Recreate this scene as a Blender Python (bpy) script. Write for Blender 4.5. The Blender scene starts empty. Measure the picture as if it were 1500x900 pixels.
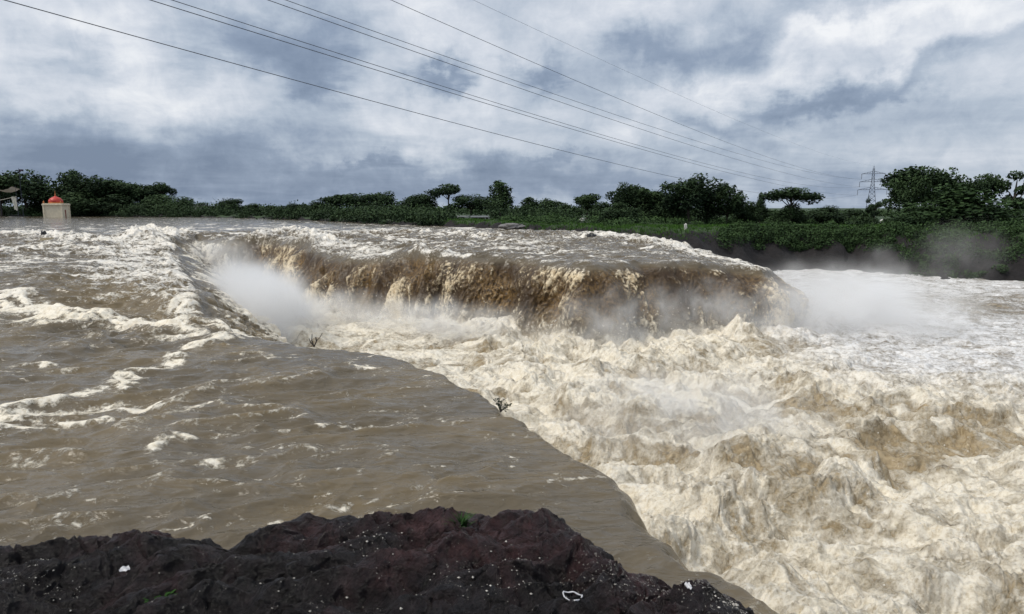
import bpy, math, random
import numpy as np
from mathutils import Vector, Matrix

random.seed(7)
RNG = np.random.default_rng(11)
R = math.radians
scene = bpy.context.scene
COL = scene.collection

# ------------------------------------------------------------------ camera
EYE = 4.0
F = 977.0                       # focal length in pixels of the 1500x900 photograph
PITCH = math.atan((450 - 305) / F)
cam_d = bpy.data.cameras.new('camera')
cam = bpy.data.objects.new('camera', cam_d)
COL.objects.link(cam)
cam.location = (0, 0, EYE)
cam.rotation_euler = (math.pi / 2 - PITCH, 0, 0)
cam_d.sensor_width = 36
cam_d.lens = 36 * F / 1500
cam_d.clip_end = 20000
cam_d.clip_start = 0.05
scene.camera = cam


def ray(px, py):
    u = (px - 750) / F
    v = (450 - py) / F
    c, s = math.cos(PITCH), math.sin(PITCH)
    return (u, c + v * s, -s + v * c)


def gp(px, py, z):
    """plan position where the sight line through a photo point meets height z"""
    d = ray(px, py)
    t = (z - EYE) / d[2]
    return (d[0] * t, d[1] * t)


def at_dist(px, py, y):
    d = ray(px, py)
    t = y / d[1]
    return Vector((d[0] * t, y, EYE + d[2] * t))


# ------------------------------------------------------------------ numpy noise
_P = RNG.permutation(1024).astype(np.int32)
_ang = RNG.random(1024) * 2 * np.pi
_GX = np.cos(_ang).astype(np.float32)
_GY = np.sin(_ang).astype(np.float32)
_g3 = RNG.normal(size=(1024, 3))
_g3 /= np.linalg.norm(_g3, axis=1)[:, None]
_G3 = _g3.astype(np.float32)


def n2(x, y, seed=0):
    x = np.asarray(x, np.float32) + seed * 17.31
    y = np.asarray(y, np.float32) - seed * 9.77
    xi = np.floor(x).astype(np.int32)
    yi = np.floor(y).astype(np.int32)
    xf = x - xi
    yf = y - yi
    u = xf * xf * xf * (xf * (xf * 6 - 15) + 10)
    v = yf * yf * yf * (yf * (yf * 6 - 15) + 10)
    a = _P[xi & 1023]
    b = _P[(xi + 1) & 1023]
    i00 = _P[(a + yi) & 1023]
    i10 = _P[(b + yi) & 1023]
    i01 = _P[(a + yi + 1) & 1023]
    i11 = _P[(b + yi + 1) & 1023]
    g00 = _GX[i00] * xf + _GY[i00] * yf
    g10 = _GX[i10] * (xf - 1) + _GY[i10] * yf
    g01 = _GX[i01] * xf + _GY[i01] * (yf - 1)
    g11 = _GX[i11] * (xf - 1) + _GY[i11] * (yf - 1)
    l0 = g00 + u * (g10 - g00)
    l1 = g01 + u * (g11 - g01)
    return (l0 + v * (l1 - l0)) * 1.5


def n3(x, y, z, seed=0):
    x = np.asarray(x, np.float32) + seed * 13.7
    y = np.asarray(y, np.float32) + seed * 5.1
    z = np.asarray(z, np.float32)
    xi = np.floor(x).astype(np.int32); yi = np.floor(y).astype(np.int32); zi = np.floor(z).astype(np.int32)
    xf = x - xi; yf = y - yi; zf = z - zi
    u = xf * xf * (3 - 2 * xf); v = yf * yf * (3 - 2 * yf); w = zf * zf * (3 - 2 * zf)
    out = 0
    for dx in (0, 1):
        a = _P[(xi + dx) & 1023]
        wx = u if dx else 1 - u
        for dy in (0, 1):
            b = _P[(a + yi + dy) & 1023]
            wy = v if dy else 1 - v
            for dz in (0, 1):
                g = _G3[_P[(b + zi + dz) & 1023]]
                wz = w if dz else 1 - w
                out = out + wx * wy * wz * (g[..., 0] * (xf - dx) + g[..., 1] * (yf - dy) + g[..., 2] * (zf - dz))
    return out * 1.6


def fbm2(x, y, o, seed=0, gain=0.5, lac=2.03):
    s = 0; a = 1; t = 0
    for k in range(o):
        s = s + a * n2(x, y, seed + k); t += a
        x = x * lac; y = y * lac; a *= gain
    return s / t


def sst(a, b, x):
    t = np.clip((x - a) / (b - a), 0, 1)
    return t * t * (3 - 2 * t)


def polyline(pts, x, y, extra=None):
    """distance to an open polyline, and an interpolated per-point value at the nearest place"""
    best = np.full(x.shape, 1e9, np.float32)
    val = np.zeros(x.shape, np.float32)
    for i in range(len(pts) - 1):
        ax, ay = pts[i]; bx, by = pts[i + 1]
        dx, dy = bx - ax, by - ay
        L = dx * dx + dy * dy + 1e-9
        t = np.clip(((x - ax) * dx + (y - ay) * dy) / L, 0, 1)
        d = np.hypot(x - ax - t * dx, y - ay - t * dy)
        m = d < best
        best = np.where(m, d, best)
        if extra is not None:
            val = np.where(m, extra[i] + t * (extra[i + 1] - extra[i]), val)
    return best, val


def inside(poly, x, y):
    c = np.zeros(x.shape, bool)
    n = len(poly)
    for i in range(n):
        ax, ay = poly[i]; bx, by = poly[(i + 1) % n]
        if ay == by:
            continue
        m = ((ay > y) != (by > y)) & (x < (bx - ax) * (y - ay) / (by - ay) + ax)
        c ^= m
    return c


# ------------------------------------------------------------------ objects
def tag(o, label=None, cat=None, group=None, kind=None):
    if label: o['label'] = label
    if cat: o['category'] = cat
    if group: o['group'] = group
    if kind: o['kind'] = kind
    return o


def empty(name, loc, rz=0):
    o = bpy.data.objects.new(name, None)
    o.location = loc
    o.rotation_euler = (0, 0, rz)
    o.empty_display_size = 0.2
    COL.objects.link(o)
    return o


def mesh_obj(name, verts, faces, mat, parent=None, smooth=False, loc=None):
    me = bpy.data.meshes.new(name)
    me.from_pydata([tuple(v) for v in verts], [], faces)
    me.update()
    if smooth:
        me.polygons.foreach_set('use_smooth', [True] * len(me.polygons))
    if mat: me.materials.append(mat)
    o = bpy.data.objects.new(name, me)
    COL.objects.link(o)
    if parent: o.parent = parent
    if loc: o.location = loc
    return o


def np_mesh(name, V, Q, mat, smooth=True, attrs=None, normals=None):
    """V (n,3), Q (m,k) faces of k corners"""
    k = Q.shape[1]
    me = bpy.data.meshes.new(name)
    me.vertices.add(len(V))
    me.vertices.foreach_set('co', V.astype(np.float32).ravel())
    me.loops.add(Q.size)
    me.loops.foreach_set('vertex_index', Q.astype(np.int32).ravel())
    me.polygons.add(len(Q))
    me.polygons.foreach_set('loop_start', np.arange(0, Q.size, k, dtype=np.int32))
    me.polygons.foreach_set('loop_total', np.full(len(Q), k, np.int32))
    me.update(calc_edges=True)
    if smooth:
        me.polygons.foreach_set('use_smooth', np.ones(len(Q), bool))
    for an, av in (attrs or {}).items():
        a = me.attributes.new(an, 'FLOAT', 'POINT')
        a.data.foreach_set('value', av.astype(np.float32).ravel())
    if normals is not None:
        me.normals_split_custom_set_from_vertices(normals.tolist())
    if mat: me.materials.append(mat)
    o = bpy.data.objects.new(name, me)
    COL.objects.link(o)
    return o


class MB:
    def __init__(s): s.v = []; s.f = []
    def box(s, c, size, rz=0.0, taper=1.0):
        n = len(s.v); cx, cy, cz = c; sx, sy, sz = [k / 2 for k in size]
        ca, sa = math.cos(rz), math.sin(rz)
        for k in (-1, 1):
            t = taper if k == 1 else 1
            for i, j in ((-1, -1), (1, -1), (1, 1), (-1, 1)):
                x, y = i * sx * t, j * sy * t
                s.v.append((cx + x * ca - y * sa, cy + x * sa + y * ca, cz + k * sz))
        for q in ((0, 3, 2, 1), (4, 5, 6, 7), (0, 1, 5, 4), (1, 2, 6, 5), (2, 3, 7, 6), (3, 0, 4, 7)):
            s.f.append(tuple(n + i for i in q))
    def tube(s, pts, rad, k=6):
        pts = [Vector(p) for p in pts]
        if not isinstance(rad, (list, tuple)): rad = [rad] * len(pts)
        n0 = len(s.v)
        for i, p in enumerate(pts):
            d = (pts[min(i + 1, len(pts) - 1)] - pts[max(i - 1, 0)]).normalized()
            a = d.orthogonal().normalized() if i == 0 else (a - d * a.dot(d)).normalized()
            b = d.cross(a)
            for j in range(k):
                t = 2 * math.pi * j / k
                s.v.append(tuple(p + (a * math.cos(t) + b * math.sin(t)) * rad[i]))
        for i in range(len(pts) - 1):
            for j in range(k):
                j2 = (j + 1) % k
                s.f.append((n0 + i * k + j, n0 + i * k + j2, n0 + (i + 1) * k + j2, n0 + (i + 1) * k + j))
        s.f.append(tuple(n0 + j for j in range(k))[::-1])
        e = n0 + (len(pts) - 1) * k
        s.f.append(tuple(e + j for j in range(k)))
    def lathe(s, prof, c=(0, 0, 0), k=20):
        n0 = len(s.v)
        for (r, z) in prof:
            for j in range(k):
                t = 2 * math.pi * j / k
                s.v.append((c[0] + r * math.cos(t), c[1] + r * math.sin(t), c[2] + z))
        for i in range(len(prof) - 1):
            for j in range(k):
                j2 = (j + 1) % k
                s.f.append((n0 + i * k + j, n0 + i * k + j2, n0 + (i + 1) * k + j2, n0 + (i + 1) * k + j))
    def face(s, pts):
        n = len(s.v); s.v += [tuple(p) for p in pts]; s.f.append(tuple(range(n, n + len(pts))))
    def build(s, name, mat, parent=None, smooth=False, loc=None):
        return mesh_obj(name, s.v, s.f, mat, parent, smooth, loc)


# ------------------------------------------------------------------ materials
class NT:
    def __init__(s, tree): s.t = tree; s.n = tree.nodes; s.l = tree.links
    def add(s, typ, **kw):
        n = s.n.new(typ)
        for k, v in kw.items(): setattr(n, k, v)
        return n
    def link(s, a, b): s.l.new(a, b)
    def math(s, op, a, b=None, c=None, clamp=False):
        n = s.add('ShaderNodeMath', operation=op); n.use_clamp = clamp
        for i, v in enumerate((a, b, c)):
            if v is None: continue
            if isinstance(v, (int, float)): n.inputs[i].default_value = v
            else: s.link(v, n.inputs[i])
        return n.outputs[0]
    def noise(s, vec, scale, detail=4, rough=0.5, dist=0.0, dims='3D'):
        n = s.add('ShaderNodeTexNoise', noise_dimensions=dims)
        n.inputs['Scale'].default_value = scale
        n.inputs['Detail'].default_value = detail
        n.inputs['Roughness'].default_value = rough
        n.inputs['Distortion'].default_value = dist
        if vec is not None: s.link(vec, n.inputs['Vector'])
        return n.outputs['Fac']
    def ramp(s, fac, stops):
        n = s.add('ShaderNodeValToRGB')
        e = n.color_ramp.elements
        while len(e) < len(stops): e.new(0.5)
        for k, (p, c) in enumerate(stops):
            e[k].position = p; e[k].color = (*c, 1) if len(c) == 3 else c
        s.link(fac, n.inputs[0])
        return n.outputs[0]
    def smooth(s, v, a, b):
        n = s.add('ShaderNodeMapRange', interpolation_type='SMOOTHSTEP')
        s.link(v, n.inputs[0])
        n.inputs[1].default_value = a; n.inputs[2].default_value = b
        return n.outputs[0]
    def mix(s, f, a, b, mode='MIX'):
        n = s.add('ShaderNodeMix', data_type='RGBA', blend_type=mode)
        for sock, v in ((n.inputs[0], f), (n.inputs[6], a), (n.inputs[7], b)):
            if isinstance(v, (int, float)): sock.default_value = v
            elif isinstance(v, tuple): sock.default_value = (*v, 1)
            else: s.link(v, sock)
        return n.outputs[2]
    def attr(s, name): return s.add('ShaderNodeAttribute', attribute_name=name).outputs['Fac']
    def bump(s, h, strength, dist, normal=None):
        n = s.add('ShaderNodeBump')
        n.inputs['Strength'].default_value = strength
        n.inputs['Distance'].default_value = dist
        s.link(h, n.inputs['Height'])
        if normal is not None: s.link(normal, n.inputs['Normal'])
        return n.outputs[0]


def new_mat(name):
    m = bpy.data.materials.new(name); m.use_nodes = True
    t = NT(m.node_tree); b = t.n['Principled BSDF']
    return m, t, b


def simple(name, col, rough=0.7, var=0.25, scale=3.0, metal=0.0, bump=0.0):
    m, t, b = new_mat(name)
    co = t.add('ShaderNodeTexCoord').outputs['Object']
    nz = t.noise(co, scale, 6, 0.6)
    c0 = tuple(max(0, c * (1 - var)) for c in col); c1 = tuple(min(1, c * (1 + var)) for c in col)
    t.link(t.ramp(nz, [(0.3, c0), (0.7, c1)]), b.inputs['Base Color'])
    b.inputs['Roughness'].default_value = rough
    b.inputs['Metallic'].default_value = metal
    if bump: t.link(t.bump(nz, bump, 0.05), b.inputs['Normal'])
    return m


def water_material():
    m, t, b = new_mat('silty_water')
    pos = t.add('ShaderNodeNewGeometry').outputs['Position']
    foam, tint, flow = t.attr('foam'), t.attr('tint'), t.attr('rough')
    mp = t.add('ShaderNodeMapping'); mp.inputs['Scale'].default_value = (1, 1, 1)
    t.link(pos, mp.inputs['Vector'])
    p = mp.outputs[0]
    fine = t.noise(p, 5.5, 9, 0.66, 0.5)
    spk = t.noise(p, 16.0, 6, 0.75)
    fro = t.noise(p, 4.0, 8, 0.78, 0.8)
    brk = t.math('ADD', t.math('MULTIPLY', fine, 0.75), t.math('MULTIPLY', spk, 0.25))
    f = t.math('ADD', foam, t.math('MULTIPLY', t.math('SUBTRACT', brk, 0.5), t.math('ADD', 3.1, t.math('MULTIPLY', flow, -1.25))))
    fm = t.mix(flow, t.smooth(f, 0.28, 0.84), t.smooth(f, -0.12, 0.92))
    dark = t.mix(t.noise(p, 0.6, 4, 0.6), (0.084, 0.069, 0.048), (0.148, 0.122, 0.084))
    och = t.mix(t.noise(p, 2.3, 5, 0.65), (0.125, 0.086, 0.036), (0.27, 0.205, 0.110))
    body = t.mix(tint, dark, och)
    body = t.mix(t.math('MULTIPLY', flow, t.smooth(fro, 0.34, 0.60)), body, (0.40, 0.315, 0.195))
    fa = t.attr('fall')
    fcol = t.mix(t.math('MULTIPLY', t.smooth(fine, 0.38, 0.62), tint), (0.050, 0.031, 0.016), (0.25, 0.150, 0.050))
    body = t.mix(fa, body, fcol)
    cool = t.attr('cool')
    white = t.mix(t.noise(p, 1.7, 4, 0.6), (0.88, 0.79, 0.61), (0.94, 0.90, 0.82))
    shade = t.mix(t.smooth(t.math('ADD', t.math('MULTIPLY', spk, 0.5), t.math('MULTIPLY', fro, 0.5)), 0.36, 0.55), (0.64, 0.545, 0.39), white)  # froth pits darkened in the foam colour, as if shaded
    shade = t.mix(t.math('MULTIPLY', fa, 0.75), shade, t.mix(t.smooth(fro, 0.4, 0.6), (0.38, 0.255, 0.11), (0.80, 0.66, 0.43)))
    shade = t.mix(cool, shade, t.mix(t.smooth(fro, 0.38, 0.56), (0.52, 0.50, 0.49), (0.86, 0.87, 0.90)))
    c = t.mix(fm, body, shade)
    t.link(c, b.inputs['Base Color'])
    r = t.math('ADD', t.math('MULTIPLY', t.math('MAXIMUM', fm, t.math('MULTIPLY', fa, 0.6)), 0.5), 0.10, clamp=True)
    t.link(r, b.inputs['Roughness'])
    b.inputs['IOR'].default_value = 1.33
    b.inputs['Specular IOR Level'].default_value = 0.5
    # ripples in two sizes; stretched across the current
    mp2 = t.add('ShaderNodeMapping'); mp2.inputs['Scale'].default_value = (0.55, 1.25, 1.0)
    mp2.inputs['Rotation'].default_value = (0, 0, R(12))
    t.link(pos, mp2.inputs['Vector'])
    rip = t.noise(mp2.outputs[0], 3.0, 5, 0.5, 0.5)
    rip2 = t.noise(mp2.outputs[0], 9.5, 5, 0.6, 0.6)
    h = t.math('ADD', t.math('ADD', t.math('MULTIPLY', rip, 1.0), t.math('MULTIPLY', rip2, 0.10)), t.math('MULTIPLY', t.math('MULTIPLY', t.math('ADD', brk, t.math('MULTIPLY', fro, 0.55)), t.math('MULTIPLY', fm, t.math('ADD', 0.35, t.math('MULTIPLY', flow, 0.65)))), 1.0))
    t.link(t.bump(h, 0.8, 0.12), b.inputs['Normal'])
    return m


WATER = water_material()


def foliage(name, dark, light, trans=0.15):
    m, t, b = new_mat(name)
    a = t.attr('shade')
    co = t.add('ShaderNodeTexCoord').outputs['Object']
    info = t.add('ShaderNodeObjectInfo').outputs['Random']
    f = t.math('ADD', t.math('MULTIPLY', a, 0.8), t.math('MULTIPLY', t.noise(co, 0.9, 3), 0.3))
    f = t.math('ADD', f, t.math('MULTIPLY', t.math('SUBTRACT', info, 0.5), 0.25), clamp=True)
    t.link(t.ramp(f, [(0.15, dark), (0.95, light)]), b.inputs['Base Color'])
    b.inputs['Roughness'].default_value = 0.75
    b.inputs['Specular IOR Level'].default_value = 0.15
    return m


LEAF = foliage('dark_leaves', (0.008, 0.018, 0.010), (0.050, 0.085, 0.032))
LEAF_G = foliage('green_leaves', (0.016, 0.032, 0.014), (0.055, 0.10, 0.032))
LEAF_B = foliage('bright_leaves', (0.02, 0.05, 0.010), (0.09, 0.20, 0.03))
BARK = simple('bark', (0.05, 0.04, 0.032), 0.9, 0.3, 8)

# ------------------------------------------------------------------ world
world = bpy.data.worlds.new('World')
scene.world = world
world.use_nodes = True
SUN_EL, SUN_AZ = R(54), R(-112)       # azimuth measured from +Y towards +X


def build_world():
    t = NT(world.node_tree)
    bg = t.n['Background']
    sky = t.add('ShaderNodeTexSky', sky_type='NISHITA')
    sky.sun_disc = False
    sky.sun_elevation = SUN_EL
    sky.sun_rotation = SUN_AZ
    sky.air_density = 1.3; sky.dust_density = 2.0
    d = t.add('ShaderNodeTexCoord').outputs['Generated']
    sp = t.add('ShaderNodeSeparateXYZ'); t.link(d, sp.inputs[0])
    X, Y, Z = sp.outputs
    az = t.math('ARCTAN2', X, Y)
    el = t.math('ARCSINE', Z)
    # cloud deck seen in perspective
    zz = t.math('ADD', t.math('MAXIMUM', Z, 0.0), 0.10)
    cx = t.math('DIVIDE', X, zz); cy = t.math('DIVIDE', Y, zz)
    pl = t.add('ShaderNodeCombineXYZ'); t.link(cx, pl.inputs[0]); t.link(cy, pl.inputs[1])
    ae = t.add('ShaderNodeCombineXYZ'); t.link(az, ae.inputs[0]); t.link(el, ae.inputs[1])
    # ragged edges for the large masses
    w1 = t.noise(pl.outputs[0], 1.5, 6, 0.6)
    w2 = t.noise(ae.outputs[0], 7.0, 7, 0.6)
    wx = t.math('MULTIPLY', t.math('SUBTRACT', w1, 0.5), 0.22)
    wy = t.math('MULTIPLY', t.math('SUBTRACT', w2, 0.5), 0.20)
    azw = t.math('ADD', az, wx); elw = t.math('ADD', el, wy)

    def ang(px, py):
        r = ray(px, py)
        return math.atan2(r[0], r[1]), math.asin(r[2] / math.sqrt(sum(k * k for k in r)))

    def blob(px, py, hw, hh, rot, amp):
        a0, e0 = ang(px, py)
        sw, sh = hw / F * 0.85, hh / F * 0.9
        c, s = math.cos(R(rot)), math.sin(R(rot))
        da = t.math('SUBTRACT', azw, a0); de = t.math('SUBTRACT', elw, e0)
        u = t.math('ADD', t.math('MULTIPLY', da, c / sw), t.math('MULTIPLY', de, s / sw))
        v = t.math('ADD', t.math('MULTIPLY', da, -s / sh), t.math('MULTIPLY', de, c / sh))
        r2 = t.math('ADD', t.math('MULTIPLY', u, u), t.math('MULTIPLY', v, v))
        return t.math('MULTIPLY', t.math('EXPONENT', t.math('MULTIPLY', r2, -1.0)), amp)

    blobs = [  # x, y, half width, half height, rotation, brightness
        (400, 50, 120, 62, 0, -0.52), (455, 118, 60, 40, -20, -0.40), (95, 95, 60, 26, -10, -0.30),
        (100, 165, 60, 20, 0, -0.16), (650, 115, 42, 18, 25, -0.5), (1060, 55, 170, 34, 14, -0.32),
        (930, 88, 60, 26, 8, -0.22), (1300, 115, 220, 27, 17, -0.28), (1150, 92, 70, 14, 15, -0.2),
        (785, 108, 45, 28, 0, -0.45), (1080, 210, 90, 18, -12, -0.24), (1200, 150, 120, 16, 12, -0.22),
        (540, 232, 60, 9, 8, -0.22), (820, 234, 60, 8, 5, -0.22), (250, 252, 420, 55, 0, -0.46),
        (700, 270, 300, 35, 0, -0.24), (1150, 280, 400, 40, 0, -0.18), (60, 205, 120, 34, 0, -0.2),
        (40, 60, 110, 60, 0, 0.22), (190, 60, 70, 50, 0, 0.20), (620, 30, 70, 50, 0, 0.26),
        (300, 150, 110, 34, 0, 0.18), (640, 190, 180, 34, -14, 0.20), (1250, 45, 170, 20, 17, 0.30),
        (1060, 130, 150, 18, 13, 0.22), (880, 30, 120, 40, 10, 0.16), (1380, 60, 120, 20, 14, 0.22),
        (1450, 15, 100, 30, 0, 0.12), (720, 75, 60, 25, 0, 0.15), (1000, 170, 120, 22, 10, 0.12)]
    total = None
    for bl in blobs:
        o = blob(*bl)
        total = o if total is None else t.math('ADD', total, o)
    n1 = t.noise(pl.outputs[0], 0.9, 9, 0.58, 0.3)
    mp = t.add('ShaderNodeMapping'); mp.inputs['Scale'].default_value = (1.0, 1.7, 1.0)
    mp.inputs['Rotation'].default_value = (0, 0, R(-14))
    t.link(ae.outputs[0], mp.inputs['Vector'])
    n2_ = t.noise(mp.outputs[0], 5.0, 8, 0.6, 0.25)
    v = t.math('ADD', 0.64, total)
    n4 = t.noise(ae.outputs[0], 22.0, 7, 0.65, 0.6)
    v = t.math('ADD', v, t.math('MULTIPLY', t.math('SUBTRACT', n4, 0.5), 0.42))
    v = t.math('ADD', v, t.math('MULTIPLY', t.math('SUBTRACT', n1, 0.5), 0.66))
    v = t.math('ADD', v, t.math('MULTIPLY', t.math('SUBTRACT', n2_, 0.5), 0.75))
    hz = t.smooth(el, 0.0, 0.20)
    v = t.math('ADD', v, t.math('MULTIPLY', t.math('SUBTRACT', hz, 1.0), 0.10))
    cl = t.ramp(v, [(0.0, (0.180, 0.235, 0.335)), (0.28, (0.270, 0.335, 0.445)), (0.52, (0.43, 0.495, 0.59)),
                    (0.78, (0.64, 0.68, 0.75)), (1.0, (0.86, 0.875, 0.90))])
    sc = t.add('ShaderNodeVectorMath', operation='SCALE')
    t.link(cl, sc.inputs[0]); sc.inputs[3].default_value = 10.8
    c = t.mix(0.94, sky.outputs[0], sc.outputs[0])
    # below the horizon: dull ground tone
    c = t.mix(t.smooth(Z, -0.05, -0.01), (1.2, 1.2, 1.0), c)
    t.link(c, bg.inputs[0])
    bg.inputs[1].default_value = 0.1


build_world()
sun_d = bpy.data.lights.new('sun', 'SUN')
sun_d.energy = 2.3; sun_d.angle = R(14); sun_d.color = (1.0, 0.945, 0.85)
sun = bpy.data.objects.new('sun', sun_d); COL.objects.link(sun)
sd = Vector((math.cos(SUN_EL) * math.sin(SUN_AZ), math.cos(SUN_EL) * math.cos(SUN_AZ), math.sin(SUN_EL)))
sun.rotation_euler = sd.to_track_quat('Z', 'Y').to_euler()
sun.location = (0, 0, 60)

# ------------------------------------------------------------------ plan of the place
POOL = -3.0
edge = []   # (x, y, fall width)
for px, py in ((1420, 1090), (1330, 1015), (1235, 955), (1150, 899), (1105, 864), (1060, 838), (1012, 824), (990, 806), (965, 782),
               (948, 768), (932, 745), (915, 712), (893, 690), (850, 665), (795, 641), (752, 613), (728, 596), (700, 578), (668, 556),
               (640, 543), (600, 528), (560, 517), (500, 512), (440, 505), (385, 494)):
    x, y = gp(px, py, 0.0); edge.append((x, y, 1.15))
for px, py, z, w in ((346, 488, .1, 2.0), (318, 458, .4, 3.0), (290, 422, .8, 4.0), (270, 392, .95, 5.0), (258, 370, 1.0, 5.5), (246, 356, 1.0, 5.0)):
    x, y = gp(px, py, z); edge.append((x, y, w))
for px, py, z, w in ((290, 350, 1.1, 4), (340, 352, 1.1, 3.5), (400, 352, 1.1, 3.0), (450, 358, 1.05, 2.6), (500, 366, 1.05, 2.6),
                     (570, 370, 1.0, 2.6), (650, 373, 1.0, 2.6), (720, 376, 1.0, 2.6), (780, 379, 1.0, 2.6), (860, 386, 1.0, 2.6), (950, 382, 1.0, 2.6),
                     (1050, 381, 1.0, 2.6)):
    x, y = gp(px, py, z); edge.append((x, y, w))
edge += [(14.6, 39.2, 2.8), (15.6, 40.6, 3.2), (15.9, 43.5, 4.6), (15.2, 50, 9), (13.6, 58, 13), (13.0, 72, 16), (20.0, 110, 20)]
E2 = [(a, b) for a, b, c in edge]
EW = [c for a, b, c in edge]
CHASM = E2 + [(400, 110), (400, -60), (3, -60)]


def chasm_sd(x, y):
    d, w = polyline(E2, x, y, EW)
    ins = inside(CHASM, x, y)
    return np.where(ins, d, -d), w


# far bank: where water meets land, per azimuth: photo x, y, water z, height of land, bank width
BANK = [(-900, 330, 1.8, 2.3, 6), (0, 317.5, 1.8, 2.2, 6), (270, 318.5, 1.8, 2.2, 6), (400, 321.5, 1.7, 2.2, 6), (520, 326, 1.6, 2.1, 5), (600, 330, 1.5, 2.0, 5),
        (690, 333.5, 1.4, 2.1, 5), (750, 336.5, 1.3, 1.9, 4), (820, 341, 1.2, 1.8, 4), (870, 345, 1.1, 1.8, 4), (940, 350, 0.9, 1.7, 5),
        (1000, 361, 0.2, 1.5, 7), (1080, 374, -1.0, 1.4, 8), (1160, 386, -2.2, 1.3, 8), (1240, 397, -2.9, 1.25, 9),
        (1350, 408, -3.0, 1.4, 10), (1500, 415, -3.0, 1.7, 10), (1800, 425, -3.0, 2.0, 10), (3200, 470, -3.0, 2.0, 8)]
_ba, _br, _bz, _bt, _bw = [], [], [], [], []
for px, py, zw, zt, bw in BANK:
    x, y = gp(px, py, zw)
    _ba.append(math.atan2(x, y)); _br.append(math.hypot(x, y)); _bz.append(zw); _bt.append(zt); _bw.append(bw)


def land_height(x, y):
    az = np.arctan2(x, y); r = np.hypot(x, y)
    rb = np.interp(az, _ba, _br) + 1.2 * n2(az * 60, az * 0 + 0.37, 5) * np.interp(az, _ba, _br) / 80
    zw = np.interp(az, _ba, _bz); zt = np.interp(az, _ba, _bt); bw = np.interp(az, _ba, _bw)
    t = (r - rb) / bw
    z = (zw - 0.9) + (zt - zw + 0.9) * sst(-0.25, 1.0, t + 0.12 * n2(x * 0.35, y * 0.35, 3))
    z = np.where(t < -0.25, zw - 0.9 + (t + 0.25) * 2, z)
    rough = sst(-0.2, 0.3, t) * (1 - sst(1.2, 3.0, t))
    z = z + rough * (0.75 * fbm2(x * 0.45, y * 0.45, 5, 8)) + sst(1, 3, t) * 0.15 * fbm2(x * 0.1, y * 0.1, 3, 9)
    z = z + np.clip(r - 200, 0, 3000) * 0.0003
    z = np.maximum(z, -9)
    # the near bank behind the camera
    back = sst(1.25, 1.7, np.abs(az))
    return z * (1 - back) + (1.4 + 0.4 * fbm2(x * 0.2, y * 0.2, 3, 2)) * back, t


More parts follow.
